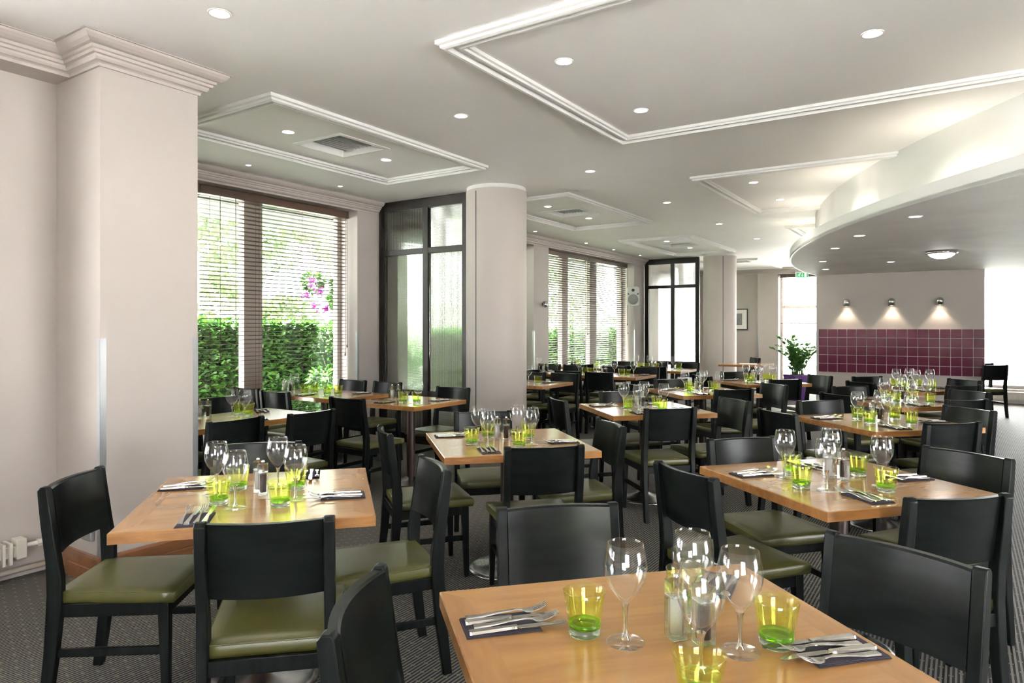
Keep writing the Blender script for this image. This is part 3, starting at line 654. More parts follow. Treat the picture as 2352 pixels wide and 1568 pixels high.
# ------------------------------------------------------------------ chairs
def mk_chair(loc, rz, label, group='black dining chairs with olive seats'):
    t = thing('dining_chair', label, 'chair', loc, rz, group)
    W = .205; pw = .034
    for sx in (-1, 1):
        m = MB(); prof = [(-.262, 0), (-.224, 0), (-.196, .20), (-.176, .40), (-.176, .50), (-.196, .62), (-.226, .828), (-.232, .835), (-.252, .834), (-.262, .822), (-.250, .70), (-.232, .56), (-.228, .44), (-.240, .22)]
        x0, x1 = (W-pw, W) if sx > 0 else (-W, -W+pw); m.extr_x(prof, x0, x1); ob('leg', m.mesh('rear_leg', M_BLK, .004), t, label='rear leg rising into the backrest post')
        vs = [(sx*.200, .204, .40), (sx*.162, .204, .40), (sx*.162, .162, .40), (sx*.200, .162, .40), (sx*.201, .206, 0), (sx*.176, .206, 0), (sx*.176, .180, 0), (sx*.201, .180, 0)]
        m = MB(); m.add(vs, [(0, 1, 2, 3), (7, 6, 5, 4), (0, 4, 5, 1), (1, 5, 6, 2), (2, 6, 7, 3), (3, 7, 4, 0)]); ob('leg', m.mesh('front_leg', M_BLK, .003, True), t)
        m = MB(); m.box(sx*.183-.009, sx*.183+.009, -.22, .178, .205, .235); ob('stretcher', m.mesh('stretcher', M_BLK, .002), t)
    # curved backrest panel
    m = MB(); n = 12; vs = []; rows = [(-.192, .588), (-.203, .66), (-.214, .735), (-.228, .822), (-.234, .828)]
    for (y, z) in rows:
        for k in range(n+1):
            s = k/n*2-1; x = s*(W-pw+.001); vs.append((x, y-.030*(1-s*s)+.004, z))
    for (y, z) in rows:
        for k in range(n+1):
            s = k/n*2-1; x = s*(W-pw+.001); vs.append((x, y-.030*(1-s*s)-.016, z))
    q = n+1; r = len(rows); fs = []
    for i in range(r-1):
        for k in range(n):
            fs.append((i*q+k+1, i*q+k, (i+1)*q+k, (i+1)*q+k+1)); o_ = r*q; fs.append((o_+i*q+k, o_+i*q+k+1, o_+(i+1)*q+k+1, o_+(i+1)*q+k))
    o_ = r*q
    for k in range(n): fs.append((k, k+1, o_+k+1, o_+k)); fs.append(((r-1)*q+k+1, (r-1)*q+k, o_+(r-1)*q+k, o_+(r-1)*q+k+1))
    for i in range(r-1): fs.append((i*q, o_+i*q, o_+(i+1)*q, (i+1)*q)); fs.append((o_+i*q+n, i*q+n, (i+1)*q+n, o_+(i+1)*q+n))
    m.add(vs, fs, 0); ob('backrest', m.mesh('backrest', M_BLKX, 0, True, auto=True), t)
    # seat frame and cushion
    m = MB(); m.box(-.192, .192, -.222, .198, .352, .402); ob('seat_frame', m.mesh('seat_frame', M_BLK, .003), t)
    m = MB(); nx, ny = 8, 8; vs = []
    for j in range(ny+1):
        for i in range(nx+1):
            s = i/nx*2-1; tt = j/ny*2-1; wx = .186+.024*(j/ny); d = .008*(1-s**4)*(1-tt**4)
            vs.append((s*wx, -.205+.430*j/ny, .447+d))
    fs = [(j*(nx+1)+i, j*(nx+1)+i+1, (j+1)*(nx+1)+i+1, (j+1)*(nx+1)+i) for j in range(ny) for i in range(nx)]
    rim = [i for i in range(nx+1)]+[j*(nx+1)+nx for j in range(1, ny+1)]+[ny*(nx+1)+i for i in range(nx-1, -1, -1)]+[j*(nx+1) for j in range(ny-1, 0, -1)]
    base = len(vs)
    for z_, ex in ((.440, 1.018), (.418, 1.022), (.403, 1.0)):
        for i in rim: x, y, _ = vs[i]; vs.append((x*ex, (y-.02)*ex+.02, z_))
    nr = len(rim)
    for k in range(nr):
        k2 = (k+1) % nr; fs.append((rim[k2], rim[k], base+k, base+k2))
        for l_ in range(2): fs.append((base+l_*nr+k2, base+l_*nr+k, base+(l_+1)*nr+k, base+(l_+1)*nr+k2))
    fs.append(tuple(base+2*nr+k for k in range(nr-1, -1, -1)))
    m.add(vs, fs, 0, True); cu = ob('seat', m.mesh('seat', M_LEATH, 0, True), t)
    sm = MB(); loop = [vs[i] for i in rim]
    pts = [(x*1.012, (y-.02)*1.012+.02, .4445) for x, y, z in loop]; pts.append(pts[0]); sm.tube(pts, .0022, 6, caps=False); ob('piping', sm.mesh('piping', M_LEATH), cu)
    return t
SIDE = {'left': 'on the left side of', 'near': 'on the near side of', 'right': 'on the right side of', 'far': 'on the far side of'}
CH = [('L1','left',-1.735,2.699,-86),('L1','near',-0.764,2.146,11),('L1','right',-0.340,2.985,-247),('L1','far',-1.29,3.50,-168),('L2','near',0.150,3.449,12),('L2','left',-0.645,3.971,-71),
('L2','right',0.614,4.234,-255),('L2','far',-0.205,4.80,-168),('FG','far',0.152,2.265,-170),('FG','left',-0.343,1.502,-94),('FG','right',1.039,1.821,-234),('R2','left',0.716,2.840,-68),
('R2','far',1.226,3.648,-165),('R2','right',2.151,3.231,-244),('R2','near',1.558,2.395,9),('R3','left',1.865,4.812,-73),('R3','far',2.494,5.526,-168),('R3','right',3.268,4.976,-253),
('R3','near',2.732,4.237,12),('R4','far',3.40,6.87,-168),('R4','near',3.72,5.58,12),('R4','right',4.27,6.37,-253),('R4','left',2.88,6.05,-73),('R5','left',3.78,7.40,-73),('R5','far',4.29,8.25,-168),
('R5','near',4.60,6.95,12),('R5','right',5.13,7.74,-253),('L3','near',1.150,5.054,12),('L3','left',0.445,5.678,-73),('L3','right',1.765,5.607,-253),('L3','far',1.010,6.283,-168),
('L4','near',2.121,6.517,12),('L4','right',2.648,7.115,-253),('L4','left',1.261,7.149,-73),('L4','far',1.839,7.754,-168),('L5','far',2.99,9.10,-168),('L5','near',3.13,7.82,12),
('L5','right',3.713,8.425,-253),('L5','left',2.33,8.38,-73)]
CNAME = {'FG': 'the nearest table', 'L1': 'the table by the square pillar', 'R2': 'the front right table', 'L2': 'the table before the near column', 'R3': 'the second right-row table',
         'R4': 'the third right-row table', 'R5': 'the table before the plum tiles', 'L3': 'the third centre-row table', 'L4': 'the fourth centre-row table', 'L5': 'the rearmost centre table'}
BASES = [(x, y) for x, y, _, _ in TB.values()] + [tuple(R(u, v)[:2]) for u, v, _, _ in WT.values()]
proto = None
def chair_at(x, y, rzdeg, label):
    """x, y: where the middle of the backrest's top edge is, over the floor"""
    global proto
    a = radians(rzdeg); loc = Vector((x + sin(a)*-.245, y - cos(a)*-.245, 0)); fwd = Vector((-sin(a), cos(a), 0)); rt = Vector((cos(a), sin(a), 0))
    for _ in range(60):      # keep the front feet off the round table bases
        if not any((loc + fwd*.193 + rt*sx - Vector((cx, cy, 0))).length < .262 for cx, cy in BASES for sx in (-.19, .19)): break
        loc = loc - fwd*.004
    if proto is None: proto = mk_chair(loc, a, label); return proto
    return dup(proto, loc, a, label)
for tb, sd_, x, y, rz in CH: chair_at(x, y, rz, 'black chair with olive seat %s %s' % (SIDE[sd_], CNAME[tb]))
WC = [ # u, v, facing (0: +u, 180: -u, 90: +v, -90: -v), wording
 (2.69, 4.06, 90, 'black chair seen from behind at the half-hidden window table, left one'), (3.23, 4.02, 90, 'black chair seen from behind at the half-hidden window table, right one'),
 (3.45, 5.28, -90, 'black chair beyond the half-hidden table, against the blinds'), (2.92, 5.28, -90, 'black chair almost hidden by the square pillar, window side'),
 (4.13, 5.86, 0, 'black chair on the left side of first bay table, window end'), (4.13, 5.32, 0, 'black chair on the left side of first bay table, aisle end'),
 (5.43, 5.74, 180, 'black chair on the far side of first bay table, window end'), (5.43, 5.22, 180, 'black chair on the far side of first bay table, aisle end'),
 (4.16, 4.32, 0, 'black chair seen from behind at the table by first screen'), (5.30, 4.22, 180, 'black chair facing out at the table before the first screen'),
 (7.67, 4.80, 180, 'black chair behind table right of column, window end'), (7.69, 4.30, 180, 'black chair behind table right of column, aisle end'),
 (8.27, 4.50, 0, 'black chair from behind at second bay aisle table, left one'), (8.27, 4.03, 0, 'black chair from behind at second bay aisle table, right one'),
 (9.46, 4.46, 180, 'black chair facing out at second bay aisle table, left one'), (9.46, 3.92, 180, 'black chair facing out at second bay aisle table, right one'),
 (8.27, 5.16, 0, 'black chair from behind at the second bay pier table, right one'), (9.44, 5.60, 180, 'black chair facing out at second bay pier table, left one'), (9.44, 5.10, 180, 'black chair facing out at second bay pier table, right one'),
 (9.92, 4.40, 0, 'black chair from behind at the far screen table, left one'), (9.95, 3.92, 0, 'black chair from behind at the far screen table, right one'),
 (11.05, 4.42, 180, 'black chair facing out at the far screen table, left one'), (11.05, 3.86, 180, 'black chair facing out at the far screen table, right one'),
 (9.95, 5.14, 0, 'black chair from behind at the rearmost second bay table'), (11.05, 4.98, 180, 'black chair facing out at the rearmost second bay table')]
for u, v, f, lb in WC:
    p = R(u, v); chair_at(p.x, p.y, math.degrees(PHI)+f-90, lb)
chair_at(4.76, 13.35, 95, 'black chair seen edge-on at the far table behind the column')
chair_at(7.62, 10.75, 4, 'black chair standing alone right of tiled wall, front one')
chair_at(7.77, 11.30, 3, 'black chair standing just behind the lone chair, right of tiled wall')

# ------------------------------------------------------------------ table ware
def mk_wine(loc, label):
    t = thing('wine_glass', label, 'wine glass', loc, 0, 'stemmed wine glasses')
    a = MB(); a.lathe([(.007, .078), (.010, .086), (.020, .099), (.034, .118), (.0435, .140), (.0465, .160), (.0455, .176), (.0415, .196), (.038, .2115), (.0371, .2122), (.0364, .2115), (.040, .196), (.0442, .176), (.0453, .160), (.0423, .141), (.0325, .120), (.018, .102), (.006, .094), (0, .093)], 32); ob('bowl', a.mesh('bowl', M_WINE), t)
    a = MB(); a.lathe([(.009, .0845), (.0062, .074), (.0042, .055), (.0038, .035), (.0050, .016), (.009, .0075)], 16); ob('stem', a.mesh('stem', M_STEM), t)
    a = MB(); a.lathe([(0, .0005), (.040, .0005), (.041, .0015), (.040, .003), (.022, .0045), (.009, .0075)], 32); ob('foot', a.mesh('foot', M_WINE), t)
    return t
def mk_tumbler(loc, label):
    t = thing('green_tumbler', label, 'tumbler', loc, 0, 'green tinted water tumblers')
    a = MB(); a.lathe([(.036, .020), (.039, .045), (.0435, .075), (.047, .0965), (.0462, .0975), (.0452, .0965), (.0415, .075), (.037, .047), (.033, .030)], 36); ob('bowl', a.mesh('bowl', M_TUMB), t)
    a = MB(); a.lathe([(0, .0165), (.030, .0175), (.0358, .020), (.0362, .0275), (.0345, .0285), (.0315, .0235), (.024, .0205), (.012, .0195), (0, .0193)], 36); ob('green_bottom', a.mesh('green_bottom', M_TUMBD), t, label='deep green bottom')
    a = MB(); a.lathe([(0, .0006), (.0325, .0006), (.034, .003), (.0358, .0195), (.030, .0170), (0, .0160)], 36); ob('base', a.mesh('base', M_TBASE), t, label='clear thick base')
    return t
def mk_mill(loc, rz, label, mat, nm, group='acrylic salt and pepper mills'):
    t = thing(nm, label, 'mill', loc, rz, group); h = .019
    a = MB(); a.box(-h, h, -h, h, .0005, .088); ob('body', a.mesh('body', M_ACR, .003), t)
    a = MB(); a.box(-h, h, -h, h, .091, .125); a.lathe([(.006, .088), (.006, .091)], 12); ob('cap', a.mesh('cap', M_ACR, .003), t)
    a = MB(); a.lathe([(0, .012), (.0125, .012), (.0125, .082), (0, .083)], 20); ob('filling', a.mesh('filling', mat), t)
    a = MB(); a.lathe([(.004, .083), (.004, .125), (.0065, .126), (.007, .134), (.005, .138), (0, .139)], 16); ob('knob', a.mesh('knob', M_CHROME), t)
    return t
def strip(secs, thick=.0018):
    """ribbon along x: secs (x, half width, z)"""
    m = MB(); vs = []
    for x, w_, z in secs: vs += [(x, -w_, z), (x, w_, z), (x, w_*.8, z+thick), (x, -w_*.8, z+thick)]
    fs = []; n = len(secs)
    for i in range(n-1):
        for k in range(4): k2 = (k+1) % 4; fs.append((i*4+k, i*4+k2, (i+1)*4+k2, (i+1)*4+k))
    fs += [(3, 2, 1, 0), tuple((n-1)*4+k for k in range(4))]
    m.add(vs, fs, 0, False); return m
def mk_fork(loc, rz, label, group):
    t = thing('fork', label, 'fork', loc, rz, group)
    m = strip([(-.098, .0085, .0005), (-.094, .0100, .0010), (-.06, .0075, .0018), (-.02, .0042, .0060), (.02, .0030, .0085), (.035, .0038, .0070)], .0028); ob('handle', m.mesh('handle', M_CUT, 0, True), t)
    m = strip([(.034, .0038, .0072), (.042, .0110, .0052), (.052, .0128, .0046), (.060, .0125, .0056)]); 
    for k in range(4):
        y = -.0103+k*.00687; q = strip([(.059, .0021, .0056), (.072, .0019, .0085), (.086, .0015, .0140), (.094, .0008, .0185)], .0014)
        m.add([(x, yy+y, z) for x, yy, z in q.v], q.f)
    ob('tines', m.mesh('tines', M_CUT, 0, True), t); return t
def mk_knife(loc, rz, label, group):
    t = thing('table_knife', label, 'knife', loc, rz, group)
    m = strip([(-.112, .0085, .0004), (-.108, .0098, .0006), (-.06, .0082, .0012), (-.018, .0062, .0016), (-.010, .0068, .0018), (-.004, .0050, .0020)], .0058); ob('handle', m.mesh('handle', M_CUT, 0, True), t)
    m = MB(); P_ = [(-.006, -.005), (.0, -.0085), (.06, -.0100), (.095, -.0085), (.108, -.0040), (.112, .002), (.108, .0065), (.06, .0070), (-.006, .0055)]
    m.prism(P_, .0030, .0046); ob('blade', m.mesh('blade', M_CUT), t); return t
def mk_napkin(loc, rz, label, group):
    t = thing('folded_napkin', label, 'napkin', loc, rz, group); m = MB()
    for i in range(3): m.box(-.085+.0012*i, .085-.0015*i, -.052+.001*i, .052-.0016*i, .0004+i*.0018, .0020+i*.0018)
    ob('napkin_fold', m.mesh('napkin_fold', M_NAP, .0006), t); return t
W0_ = T0_ = S0_ = P0_ = F0_ = K0_ = N0_ = None
def place(kind, x, y, rz, label, z=TZ, group=None):
    global W0_, T0_, S0_, P0_, F0_, K0_, N0_
    loc = Vector((x, y, z))
    if kind == 'w':
        if W0_ is None: W0_ = mk_wine(loc, label); return
        dup(W0_, loc, rz, label)
    elif kind == 't':
        if T0_ is None: T0_ = mk_tumbler(loc, label); return
        dup(T0_, loc, rz, label)
    elif kind == 's':
        if S0_ is None: S0_ = mk_mill(loc, rz, label, M_SALT, 'salt_mill'); return
        dup(S0_, loc, rz, label)
    elif kind == 'p':
        if P0_ is None: P0_ = mk_mill(loc, rz, label, M_PEP, 'pepper_mill'); return
        dup(P0_, loc, rz, label)
    elif kind == 'f':
        if F0_ is None: F0_ = mk_fork(loc, rz, label, group); return
        dup(F0_, loc, rz, label, group)
    elif kind == 'k':
        if K0_ is None: K0_ = mk_knife(loc, rz, label, group); return
        dup(K0_, loc, rz, label, group)
    elif kind == 'n':
        if N0_ is None: N0_ = mk_napkin(loc, rz, label, group); return
        dup(N0_, loc, rz, label, group)
def setting(x, y, ang, where, rnd):
    """napkin with two forks and two knives; +x points from the table edge to the middle"""
    c, s = cos(ang), sin(ang)
    def at(a, b): return x+c*a-s*b, y+s*a+c*b
    place('n', x, y, ang, 'dark folded napkin under cutlery, '+where, group='dark napkins laid with cutlery')
    z = TZ+.0062
    for i, (kd, a, b, zz) in enumerate((('f', .030, .040, 0), ('k', .036, .0145, 0), ('f', .034, -.0115, 0), ('k', .040, -.037, 0))):
        px, py = at(a+rnd.uniform(-.006, .006), b)
        inner = i < 2
        nm = {'f': 'steel fork', 'k': 'steel table knife'}[kd]
        place(kd, px, py, ang+rnd.uniform(-.025, .025), '%s, %s one of two on napkin, %s' % (nm, ('left', 'right')[i//2], where), z+zz, group='forks on the napkins' if kd == 'f' else 'knives on the napkins')
rnd = random.Random(3)
def relax(items):
    """items: [kind, x, y, ...]; nudge glasses and mills apart so that none touch"""
    rad = {'w': .046, 't': .046, 'p': .029, 's': .029}
    for _ in range(80):
        moved = False
        for i in range(len(items)):
            for j in range(i+1, len(items)):
                a, b = items[i], items[j]; dx, dy = b[1]-a[1], b[2]-a[2]; d = sqrt(dx*dx+dy*dy) or 1e-4
                need = rad[a[0]]+rad[b[0]]+(.006 if a[0] == b[0] else 0)
                if d < need:
                    k = (need-d)/2/d+.002; wa = 0 if a[0] in 'ps' and b[0] not in 'ps' else 1; wb = 0 if b[0] in 'ps' and a[0] not in 'ps' else 1
                    a[1] -= dx*k*wa; a[2] -= dy*k*wa; b[1] += dx*k*wb; b[2] += dy*k*wb; moved = True
        if not moved: break
    return items
# measured places on the four nearest tables, a common pattern for the others (table coordinates, metres)
TPL = dict(w=[(-.18, .03, 'left'), (-.11, -.18, 'front'), (.05, .09, 'back'), (.11, -.14, 'right')], t=[(-.19, -.10, 'front left'), (-.10, .13, 'back left'), (.13, .06, 'back right'), (.06, -.20, 'front right')],
           m=[('p', .00, .03), ('s', -.02, .085)], s=[(-.31, .21, 0, 'left'), (-.17, -.32, 90, 'near'), (.32, -.13, 180, 'right'), (.13, .32, 270, 'far')])
MEAS = {'FG': dict(w=[(-.09, .06, 'left'), (.0, -.11, 'front'), (.10, .12, 'back'), (.13, -.02, 'right')], t=[(-.15, .11, 'left'), (-.06, -.21, 'front'), (.11, .115+.03, 'back'), (.185, -.03, 'right')],
                   m=[('p', .07, .015), ('s', .035, .045)], s=[(-.325, .20, 0, 'left'), (-.17, -.32, 90, 'near'), (.325, -.09, 180, 'right'), (.27, .30, 230, 'far')]),
        'L1': dict(w=[(-.17, .03, 'left'), (-.07, -.20, 'front'), (.06, .10, 'back'), (.14, -.12, 'right')], t=[(-.14, -.12, 'front left'), (-.10, .11, 'back left'), (.09, -.21, 'front right'), (.13, .05, 'back right')],
                   m=[('p', .01, -.01), ('s', -.015, .05)], s=[(-.33, .20, 0, 'left'), (-.18, -.34, 90, 'near'), (.32, -.12, 180, 'right'), (.17, .33, 270, 'far')]),
        'L2': dict(w=[(-.17, .01, 'left'), (-.15, -.17, 'front'), (.05, .01, 'back'), (.11, -.15, 'right')], t=[(-.22, -.06, 'front left'), (-.08, .13, 'back left'), (.02, -.22, 'front right'), (.14, .04, 'back right')],
                   m=[('p', .0, .05), ('s', -.035, .075)], s=[(-.31, .25, 0, 'left'), (-.17, -.30, 90, 'near'), (.31, -.12, 180, 'right'), (.10, .33, 270, 'far')]),
        'R2': dict(w=[(-.20, .10, 'left'), (-.20, -.16, 'front'), (.03, .08, 'back'), (.08, -.16, 'right')], t=[(-.26, -.08, 'front left'), (-.12, .16, 'back left'), (.15, .05, 'back right'), (.03, -.23, 'front right')],
                   m=[('p', .02, .0), ('s', -.015, .035)], s=[(-.31, .19, 0, 'left'), (-.14, -.31, 90, 'near'), (.32, -.07, 180, 'right'), (.08, .31, 270, 'far')])}
TN = {'FG': 'nearest table', 'L1': 'table by square pillar', 'R2': 'front right table', 'L2': 'table before round column', 'R3': 'second right-row table', 'R4': 'third right-row table', 'R5': 'table before plum tiles',
      'L3': 'third centre-row table', 'L4': 'fourth centre-row table', 'L5': 'rearmost centre table'}
for k, (x, y, a_, _) in TB.items():
    d = MEAS.get(k, TPL); a = radians(a_); c, s = cos(a), sin(a); nm = TN[k]
    jt = (lambda: 0) if k in MEAS else (lambda: rnd.uniform(-.012, .012))
    def at(p, q): p += jt(); q += jt(); return x+c*p-s*q, y+s*p+c*q
    its = [['w', *at(p, q), 'clear wine glass, %s one of four on the %s' % (w_, nm)] for p, q, w_ in d['w']]
    its += [['t', *at(p, q), 'green tumbler, %s one of four on the %s' % (w_, nm)] for p, q, w_ in d['t']]
    its += [['p', *at(d['m'][0][1], d['m'][0][2]), 'clear mill of black peppercorns on the %s' % nm], ['s', *at(d['m'][1][1], d['m'][1][2]), 'clear mill of white salt on the %s' % nm]]
    for kd, px, py, lb in relax(its): place(kd, px, py, a+.05, lb)
    for p, q, an, w_ in d['s']: setting(*at(p, q), a+radians(an), '%s side of %s' % (w_, nm), rnd)
# window tables: glass groups in room coordinates (du, dv)
def warm(k, wines, tumb, mill, sets):
    u, v, su, sv = WT[k]; nm = WN[k]
    its = [['w', u+a, v+b, 'clear wine glass %s on the %s' % (WORD[len(wines)][i], nm)] for i, (a, b) in enumerate(wines)]
    its += [['t', u+a, v+b, 'green tumbler %s on the %s' % (WORD[len(tumb)][i], nm)] for i, (a, b) in enumerate(tumb)]
    if mill: its += [['p', u+mill[0], v+mill[1], 'pepper mill on the %s' % nm], ['s', u+mill[0]-.03, v+mill[1]+.036, 'salt mill on the %s' % nm]]
    for kd, a, b, lb in relax(its):
        p = R(a, b); place(kd, p.x, p.y, PHI, lb)
    for i, (a, b, an, w_) in enumerate(sets):
        p = R(u+a, v+b); setting(p.x, p.y, PHI+radians(an), '%s of %s' % (w_, nm), rnd)
WORD = {2: ['left of the pair', 'right of the pair'], 3: ['leftmost of three', 'in middle of three', 'rightmost of three'], 4: ['leftmost of four', 'second from left', 'third from left', 'rightmost of four'], 1: ['standing alone']}
warm('W0', [(.02, .04), (.03, -.10)], [(.16, .16), (.13, .0)], (-.10, .17), [(.38, .18, -120, 'window side'), (.02, -.24, 90, 'near side')])
warm('W1', [(-.22, .20), (-.10, .05), (-.17, -.20), (-.20, -.36)], [(-.13, .15), (-.05, .10), (-.10, -.15), (-.05, -.25)], (-.10, .42), [(-.24, .02, 0, 'left side'), (.20, -.32, 180, 'far side')])
warm('W2', [(-.18, -.12), (-.22, -.28)], [(-.15, -.04), (-.08, -.14)], (.04, .20), [(-.24, .10, 0, 'left side'), (.16, -.22, 180, 'right side')])
warm('V1', [(-.10, -.20), (-.20, -.12)], [(-.12, -.34), (.1, .2)], None, [(.12, -.36, 180, 'far side'), (-.24, .1, 0, 'near side')])
warm('A1', [(-.15, .37), (-.15, .08), (-.15, -.19), (-.15, -.47)], [(-.13, .28), (-.15, .18), (-.13, -.29), (-.15, -.39)], (-.10, -.03), [(.22, -.48, 180, 'far side'), (.22, .2, 180, 'near side')])
warm('A2', [(-.1, .3), (.0, -.1), (.0, -.4)], [(-.14, .16), (-.05, .28)], (.02, -.2), [(-.24, .3, 0, 'near side'), (.24, -.1, 180, 'far side')])
warm('B1', [(.0, .34), (.0, .1), (.02, -.1), (.0, -.3)], [(-.12, .22), (-.1, .12), (.0, -.38), (-.1, -.05)], (.0, .0), [(.24, -.3, 180, 'far side'), (-.24, .1, 0, 'near side')])
warm('B2', [(-.1, .3), (0, .1), (0, -.2)], [(-.1, .1), (-.1, -.25)], (.0, .22), [(-.24, .0, 0, 'near side')])
# papers on the far table
t = thing('menu_card', 'white menu card lying on the far table behind the column', 'menu', R(12.85, 3.30, TZ+.0005), PHI+.3)
a = MB(); a.box(-.10, .10, -.15, .15, 0, .004); a.box(-.09, .09, -.14, .13, .004, .007); ob('cards', a.mesh('cards', M_MOUNT), t)

# ------------------------------------------------------------------ planter with plant
def leaf(m, p, d, up, L_, w_, mi=0):
    d = d.normalized(); s = d.cross(up)
    if s.length < 1e-3: s = Vector((1, 0, 0))
    s.normalize(); nn = s.cross(d)
    a = p; b = p+d*L_*.45+s*w_*.5+nn*w_*.12; c = p+d*L_-nn*L_*.08; e = p+d*L_*.45-s*w_*.5+nn*w_*.12; f = p+d*L_*.45
    b2 = p+d*L_*.8+s*w_*.32; e2 = p+d*L_*.8-s*w_*.32
    m.add([a, b, b2, c, e2, e, f], [(0, 1, 6), (1, 2, 3, 6), (6, 3, 4, 5), (6, 5, 0)], mi, True)
t = thing('planter', 'purple tapered planter with a glossy-leaved plant beside the tiled wall', 'plant', (5.58, 13.35, 0), .2)
a = MB(); a.add([(-.13, -.13, 0), (.13, -.13, 0), (.13, .13, 0), (-.13, .13, 0), (-.19, -.19, .50), (.19, -.19, .50), (.19, .19, .50), (-.19, .19, .50), (-.165, -.165, .50), (.165, -.165, .50), (.165, .165, .50), (-.165, .165, .50), (-.16, -.16, .46), (.16, -.16, .46), (.16, .16, .46), (-.16, .16, .46)],
      [(0, 3, 2, 1), (0, 1, 5, 4), (1, 2, 6, 5), (2, 3, 7, 6), (3, 0, 4, 7), (4, 5, 9, 8), (5, 6, 10, 9), (6, 7, 11, 10), (7, 4, 8, 11), (8, 9, 13, 12), (9, 10, 14, 13), (10, 11, 15, 14), (11, 8, 12, 15)]); ob('pot', a.mesh('pot', M_POT), t)
a = MB(); a.box(-.16, .16, -.16, .16, .44, .465); ob('soil', a.mesh('soil', M_SOIL), t)
st = MB(); lf = MB(); r_ = random.Random(11)
for i in range(26):
    a_ = r_.uniform(0, 2*pi); L_ = r_.uniform(.45, .85); lean = r_.uniform(.05, .62); base = Vector((r_.uniform(-.1, .1), r_.uniform(-.1, .1), .46)); pts = []
    for k in range(8):
        q = k/7; pts.append(base+Vector((cos(a_)*lean*q*q*L_*1.15, sin(a_)*lean*q*q*L_*1.15, L_*q*(1-.35*lean*q))))
    st.tube(pts, [.010-.007*k/7 for k in range(8)], 6)
    for k in range(2, 8):
        dd = (pts[k]-pts[k-1]).normalized(); sd2 = dd.cross(Vector((0, 0, 1))); sd2 = sd2.normalized() if sd2.length > .05 else Vector((1, 0, 0))
        for sg in (-1, 1):
            for h2 in (0, .5): leaf(lf, pts[k]-dd*.05*h2, (dd*.6+sd2*sg+Vector((0, 0, .25))), Vector((r_.uniform(-.4, .4), r_.uniform(-.4, .4), 1)), r_.uniform(.085, .13), r_.uniform(.045, .065))
    leaf(lf, pts[-1], dd, Vector((sd2.x, sd2.y, .4)), .1, .04)
so_ = ob('stems', st.mesh('stems', M_PLANT), t); ob('leaves', lf.mesh('leaves', M_PLANT), t)

# ------------------------------------------------------------------ radiators and pipes
t = thing('low_radiator', 'low cream finned radiator on the wall left of the pillar', 'radiator', R(.9, 4.44, 0), PHI)
a = MB()
for k in range(44): a.box(-.75+k*.034, -.75+k*.034+.016, -.05, .045, .105, .225)
a.box(-.76, .75, -.03, .03, .14, .20); ob('fins', a.mesh('fins', M_RAD, .002), t)
a = MB(); a.box(.75, .80, -.04, .04, .125, .235); ob('end_block', a.mesh('end_block', M_RAD, .004), t)
a = MB(); a.tube([(.80, 0, .185), (.90, 0, .185)], .013, 12); a.tube([(.865, 0, .185), (.895, 0, .185)], .022, 6, smooth=False); a.tube([(.89, 0, .185), (.975, .0, .185)], .012, 12); ob('valve_pipe', a.mesh('valve_pipe', M_RAD), t)
t = thing('heating_pipe', 'cream heating pipe with valve close to the floor, left of pillar', 'pipe', R(1.2, 4.44, 0), PHI)
a = MB(); a.tube([(-1.2, 0, .055), (.66, 0, .055)], .015, 12); ob('pipe', a.mesh('pipe', M_RAD), t)
a = MB(); a.tube([(.30, 0, .055), (.36, 0, .055)], .026, 12); a.tube([(.33, 0, .055), (.33, -.06, .040)], .02, 12); ob('valve', a.mesh('valve', M_RAD), t)
t = thing('cable_box', 'small grey cable box low on the side of the square pillar', 'box', R(1.886, 4.09, .23), PHI-pi/2)
a = MB(); a.box(-.055, .055, -.022, 0, 0, .085); ob('cover', a.mesh('cover', M_ALU, .006), t)
def convector(c_, rz, L_, label):
    t = thing('convector_radiator', label, 'radiator', c_, rz, 'low convector radiators under the windows'); a = MB()
    n = int(L_/.03)
    for k in range(n): a.box(-L_/2+k*.03, -L_/2+k*.03+.014, -.06, .02, .07, .21)
    a.box(-L_/2, L_/2, -.03, .02, .09, .19); ob('fins', a.mesh('fins', M_RAD), t)
    b = MB(); b.box(-L_/2, L_/2, -.065, .025, .21, .225); ob('top_rail', b.mesh('top_rail', M_RAD, .003), t)
convector(R(4.4, 6.20), PHI, 3.0, 'low cream convector under the first bay window'); convector(R(12.5, 6.20), PHI, 3.6, 'low cream convector under the second bay window')
convector(R(15.72, -1.2), PHI-pi/2, 4.2, 'low cream convector under the bright far right window'); convector(R(8.5, 6.20), PHI, 3.0, 'low cream convector behind the nearest round column')

